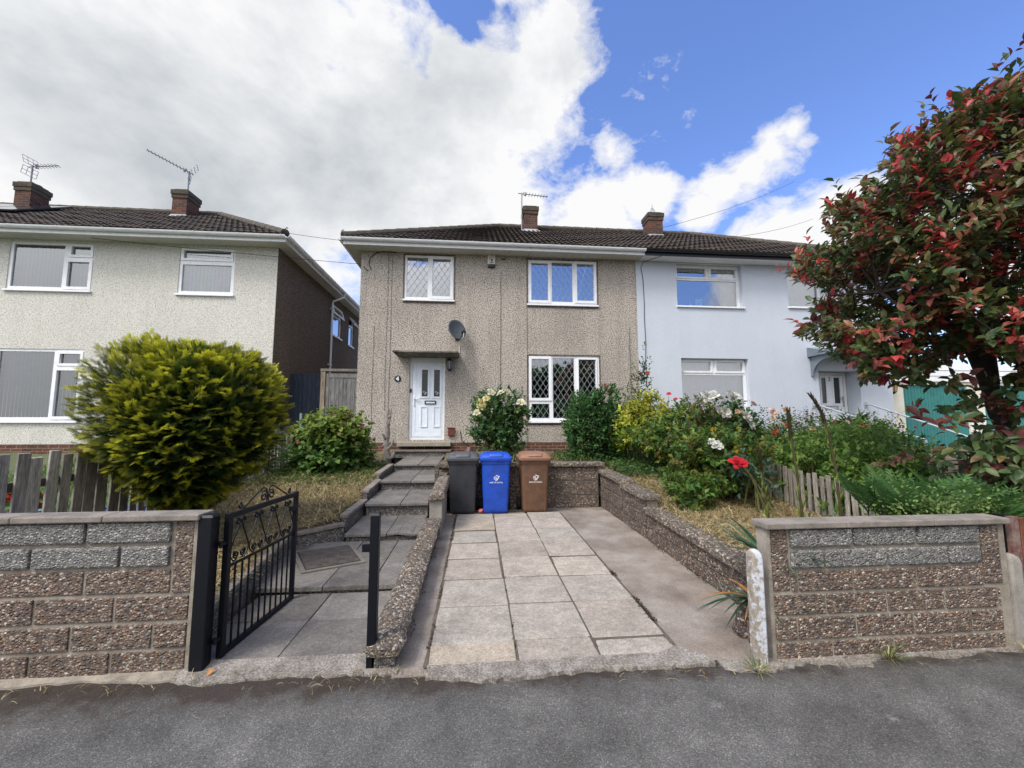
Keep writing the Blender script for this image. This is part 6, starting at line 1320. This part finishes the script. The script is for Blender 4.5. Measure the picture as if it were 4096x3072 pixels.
WG = [(.10,.15,.035),(.07,.12,.025),(.14,.18,.05),(.055,.09,.02)]
straw('green_weeds', 'short green grass and weeds at the top of the left lawn', 9000, (-4.0,-1.8), (4.5,9.9), gl_, WG, (.05,.16), .007, 2.2, lambda x,y: edge_ok(x,y) & (RNG.random(len(x)) < np.interp(y,[4.5,6.5,7.6,9.9],[.05,.22,1,1])*(.4+.6*(np.sin(x*5+y*3)>-.2))), 'weeds')
straw('green_weeds', 'green weeds below the shrubs of the right bank', 6000, (2.5,4.4), (5.2,9.5), gr_, WG, (.05,.15), .007, 2.2, lambda x,y: RNG.random(len(x)) < np.interp(y,[5.2,6.5,7.5,9.5],[.15,.3,.9,1.]), 'weeds')
straw('green_weeds', 'weeds in the bed between the bins wall and the brick plinth', 2600, (-.55,2.3), (7.9,9.6), lambda y: .865, WG+ST[:2], (.05,.16), .007, 1.6, None, 'weeds')
straw('grass', 'green grass of the left neighbour seen through the picket fence', 16000, (-8.5,-4.2), (3.5,10.3), gl_, [(.09,.17,.03),(.12,.20,.04)], (.06,.14), .012, 2., None, 'grass')
def cover(name, label, n, xr, yr_, zf, pal, L, hz=.14, mask=None):
    x = RNG.uniform(*xr,n); y = RNG.uniform(*yr_,n)
    if mask is not None: k = mask(x,y); x, y = x[k], y[k]
    n = len(x); O = np.stack([x,y,np.array([zf(b) for b in y])+RNG.random(n)*hz],1); D = rdir(n); D[:,2] *= .4; LL = L*RNG.uniform(.6,1.3,n)
    return tag(scatter(name, DI4, O, D, norm(np.tile((0,-.4,.9),(n,1))+RNG.normal(size=(n,3))*.4), LL, LL*.7, pick(pal,n), MAT['leaf']), label, 'ground cover', kind='stuff')
cover('ivy', 'dark ivy ground cover beneath the right hand shrubs', 5200, (2.5,4.3), (6.9,9.6), gr_, DARK+GREEN[:2], .06, .2)
cover('clover', 'low leafy weeds along the foot of the left bush', 2600, (-3.9,-1.9), (7.3,9.2), gl_, GREEN+WG, .055, .12)
cover('clover', 'leafy weeds on the bed behind the right end of the bins wall', 900, (1.7,2.5), (7.9,9.2), lambda y: .85, GREEN+DARK, .06, .18)
SO = [(.045,.032,.022),(.07,.05,.035),(.10,.075,.045),(.05,.06,.02)]
for (x_, y0_, y1_, n_, w_) in ((1.45,2.95,4.4,900,.022),(-.32,3.1,6.9,420,.012),(.295,2.95,6.9,160,.010),(-.50,3.0,6.8,420,.03),(2.30,3.4,7.5,500,.025)):
    cover('joint_moss', {1.45:'soil and moss clogging the right joint of the driveway slabs',-.32:'soil crumbs along the left edge of the driveway slabs',.295:'moss bits in the middle slab joint',-.50:'dead leaf bits at the foot of the low dividing wall',2.30:'dead leaf bits at the foot of the stepped wall'}[x_], n_, (x_-w_,x_+w_), (y0_,y1_), lambda b: interp(DRZ,b)+.016, SO, .016, .012, lambda x,y: np.sin(y*7.3+x_*9)+.6*np.sin(y*19) > .1)
MS = [(.05,.06,.02),(.20,.16,.07),(.30,.24,.12)]
straw('verge_debris', 'dry grass bits and dirt along the foot of the garden walls and kerb', 1500, (-3.6,3.9), (2.62,2.90), lambda y: .006, MS+MS+SO+ST, (.02,.09), .0036, .22, lambda x,y: ((x < -1.0) & (y > 2.78) & (RNG.random(len(x))<.8)) | ((x >= -1.0) & (x < -.3) & (y > 2.72)) | ((x > .8) & (y < 2.78) & (y>2.62) & (RNG.random(len(x))<.45)), 'debris')
for (x,y,lab,n,h) in ((2.86,2.76,'tuft of dry green grass at the foot of the right wall',60,.16),(1.86,2.70,'tuft of weedy grass at the base of the white painted post',50,.10),(3.93,2.72,'small green weed by the far right end post',26,.08)):
    blades('grass_tuft', lab, 'grass tuft', (x,y,.01), n, h, .006, WG+ST[:2], .7, .4, 1.6)
t = thing('fallen_leaf', 'single orange dead leaf at the foot of the thick gate post', 'leaf', (-1.70,2.93,.02)); scatter('blade', OV8, np.array([(0.,0,0)]), np.array([(.25,.8,.75)]), np.array([(0,-.6,.6)]), np.array([.055]), np.array([.035]), np.array([(.55,.26,.10)]), MAT['leaf'], t)
for i, (x,y,lab) in enumerate(((-.48,1.80,'left one of a close pair of pale pebbles on the pavement'),(-.455,1.79,'right one of a close pair of pale pebbles on the pavement'),(.49,1.55,'lone pale stone on the pavement near the bottom edge'))):
    t = thing('pebble', lab, 'pebble', (x,y,.004)); d = MB(); d.lathe([(.003,0),(.011,.004),(.009,.011),(.002,.014)], (0,0,0), 9); d.build('stone', MAT['sill_stone'], t, smooth=True)
straw('road_debris', 'little pile of dry grass stalks on the pavement', 90, (.20,.36), (1.42,1.72), lambda y: .004, ST, (.02,.09), .003, .3, lambda x,y: np.abs(x-.28-.25*(1.57-y)) < .03, 'debris')
# red flowers in the planter
t = thing('geranium', 'red flowered leafy plant in the pale blue planter', 'flowers', (0,0,0)); P, Dn, _ = twigs((-4.8,4.75,.84), (.34,.18,.16), 60, .9); O, D, N = leaves_on(P, Dn, 6, .1); k = len(O)
cl = pick(GREEN, k); rd = RNG.random(k) < .22; cl[rd] = (.55,.02,.03); scatter('foliage', DI4, O, D, N, RNG.uniform(.06,.1,k), RNG.uniform(.05,.08,k), cl, MAT['leaf'], t)
# trees over the road, mirrored in the windows
def far_tree(label, c, rad, n):
    t = thing('roadside_tree', label, 'tree', (0,0,0)); P, Dn, _ = twigs(c, rad, n, .5, -1., .2); O, D, N = leaves_on(P, Dn, 5, .5); k = len(O); ok = O[:,2] > .1
    scatter('crown', DI4, O[ok], D[ok], N[ok], RNG.uniform(.35,.6,k)[ok], RNG.uniform(.25,.4,k)[ok], pick(DARK, k)[ok], MAT['leaf'], t); d = MB(); d.tube([(c[0],c[1],0),(c[0],c[1],c[2])], [.25,.12], 8); d.build('trunk', MAT['bark'], t)
for x, ry, rz, cz_ in ((4.7,2.2,2.75,2.65),(9.2,2.4,3.35,3.3)):
    far_tree('dark round tree across the road mirrored in the right panes of the lower lattice window' if x == 9.2 else 'lower dark tree across the road mirrored in the left panes of the lower lattice window', (x,-12.5,cz_), (3.1,ry,rz), 2300)

# ------------------------------------------------------------------ camera
cam = bpy.data.cameras.new('camera'); co = bpy.data.objects.new('camera', cam); C.objects.link(co); scene.camera = co
cam.sensor_width = 36; cam.lens = 36*880/2212; cam.clip_end = 3000; cam.clip_start = .02
yaw, pit = R(5.0), R(5.5); co.location = (0,0,CAMZ); co.rotation_euler = (R(90)+pit, 0, -yaw)
def px_dir(x, y):      # direction in the world of a point of the sky
    f = np.array((sin(yaw)*cos(pit), cos(yaw)*cos(pit), sin(pit))); r = np.array((cos(yaw),-sin(yaw),0)); u = np.cross(r, f)
    d = f + r*(x-1106)/880 + u*(829.5-y)/880; return d/np.linalg.norm(d)
# ------------------------------------------------------------------ sky
SUN_EL, SUN_AZ = R(52), R(232)       # azimuth clockwise from +Y: behind the camera, to the left
W = bpy.data.worlds.new('World'); scene.world = W; W.use_nodes = True; nt = W.node_tree; bg = nt.nodes['Background']; bg.inputs[1].default_value = .15
sky = nd(nt, 'TexSky', sky_type='NISHITA', sun_disc=False, sun_elevation=SUN_EL, sun_rotation=SUN_AZ, altitude=50, air_density=1.0, dust_density=.25, ozone_density=2.6)
dv = nd(nt, 'TexCoord').outputs['Generated']
dn = nd(nt, 'VectorMath', {0: dv}, operation='NORMALIZE').outputs[0]
def lobe(d, r, gain=1.):
    dot = nd(nt, 'VectorMath', {0: dn, 1: tuple(d)}, operation='DOT_PRODUCT').outputs['Value']
    a = mth(nt, 'ARCCOSINE', mth(nt, 'MINIMUM', dot, .99999)); return mth(nt, 'MULTIPLY', mth(nt, 'SUBTRACT', 1., mth(nt, 'DIVIDE', a, r)), gain)
def plobe(x, y, rp, gain=1.):
    c = px_dir(x, y); e = px_dir(x+rp, y); e2 = px_dir(x, y+rp); r = (math.acos(min(1,c@e))+math.acos(min(1,c@e2)))/2; return lobe(c, r, gain)
L_ = [plobe(*a) for a in ((60,150,720),(480,260,560),(820,330,330),(1010,250,230),(1120,230,160),(1190,110,125),(1010,460,215),(1290,490,140),(1390,430,85),(1150,-150,190),(700,-250,270),
   (1510,455,62,.7),(1560,410,66,.6),(1615,360,66,.6),(1665,320,58,.6),(1715,275,48,.5),(1742,300,40,.25),(1320,330,60,.5),(1430,255,46,.10),
   (1650,535,100),(1740,520,92),(1850,475,125),(1980,470,170),(2150,520,210),(2280,600,300))]
F = L_[0]
for l in L_[1:]: F = nd(nt, 'Math', {0: F, 1: l, 2: .12}, operation='SMOOTH_MAX').outputs[0]
q = nd(nt, 'SeparateXYZ', {0: dn})
back = mth(nt, 'MULTIPLY', mth(nt, 'ADD', q.outputs[1], .12), -3.)       # the half of the sky behind the camera is cloudy ...
hole = mth(nt, 'MINIMUM', mth(nt, 'SUBTRACT', .75, mth(nt, 'MULTIPLY', lobe(np.array((3.6,-10.5,4.3))/np.linalg.norm((3.6,-10.5,4.3)), .29), 3.)), mth(nt, 'SUBTRACT', .75, mth(nt, 'MULTIPLY', lobe(np.array((-1.6,-10.5,5.2))/np.linalg.norm((-1.6,-10.5,5.2)), .10), 3.)))
F = nd(nt, 'Math', {0: F, 1: mth(nt, 'MINIMUM', back, hole), 2: .1}, operation='SMOOTH_MAX').outputs[0]
w1 = noise(nt, dn, 3.4, 9, .62, .35); w2 = noise(nt, nd(nt, 'Mapping', {'Vector': dn, 'Scale': (1,1,1.6), 'Rotation': (0,.5,0)}).outputs[0], 11., 8, .65, .25)
G = mth(nt, 'ADD', mth(nt, 'MULTIPLY', F, 1.5), mth(nt, 'ADD', mth(nt, 'MULTIPLY', mth(nt, 'SUBTRACT', w1, .5), 1.3), mth(nt, 'MULTIPLY', mth(nt, 'SUBTRACT', w2, .5), 2.0)))
G = mth(nt, 'SUBTRACT', G, mth(nt, 'MULTIPLY', mth(nt, 'MAXIMUM', mth(nt, 'MAXIMUM', plobe(995,0,95), plobe(1010,60,45)), 0.), 1.05))
cov = ramp(nt, G, [(.01, 0.), (.27, .58), (.56, 1.)])
g1 = noise(nt, nd(nt, 'Mapping', {'Vector': dn, 'Location': (3,1,2), 'Scale': (1,1,1.5)}).outputs[0], 2.6, 9, .6, .15)
GR_ = [plobe(*a) for a in ((330,380,420),(760,270,330),(120,60,200,.3))]
gm = GR_[0]
for l in GR_[1:]: gm = nd(nt, 'Math', {0: gm, 1: l, 2: .2}, operation='SMOOTH_MAX').outputs[0]
gsh = mth(nt, 'ADD', mth(nt, 'MULTIPLY', mth(nt, 'SUBTRACT', g1, .5), 2.8), mth(nt, 'MULTIPLY', mth(nt, 'MAXIMUM', gm, -.2), .8))
cl = ramp(nt, gsh, [(.0, (5.4,5.4,5.45)), (.3, (4.4,4.52,4.66)), (.8, (3.05,3.26,3.46))])
skyc = mix(nt, 1., sky.outputs[0], (1.12,1.20,1.58), 'MULTIPLY')
sd_ = (sin(SUN_AZ)*cos(SUN_EL), cos(SUN_AZ)*cos(SUN_EL), sin(SUN_EL))      # unseen cloud around the sun, brightened to add light on the ground
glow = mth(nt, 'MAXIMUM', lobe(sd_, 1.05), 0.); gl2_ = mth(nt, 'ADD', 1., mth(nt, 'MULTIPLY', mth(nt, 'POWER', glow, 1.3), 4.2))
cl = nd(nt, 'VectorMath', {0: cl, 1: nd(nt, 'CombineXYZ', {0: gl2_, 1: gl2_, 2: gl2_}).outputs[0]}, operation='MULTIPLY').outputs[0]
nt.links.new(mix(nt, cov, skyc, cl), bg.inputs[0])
sun = bpy.data.lights.new('sun', 'SUN'); sun.energy = 2.2; sun.angle = R(16); sun.color = (1.,.95,.87); so = bpy.data.objects.new('sun', sun); C.objects.link(so)
so.rotation_euler = (R(90)-SUN_EL, 0, pi-SUN_AZ+0*pi)
vs_ = scene.view_settings; vs_.view_transform = 'Standard'; vs_.look = 'None'; vs_.exposure = 0.26; vs_.gamma = 1.0; vs_.use_curve_mapping = False
scene.render.film_transparent = False
scene.cycles.max_bounces = 6; scene.cycles.transparent_max_bounces = 12; scene.cycles.use_denoising = True
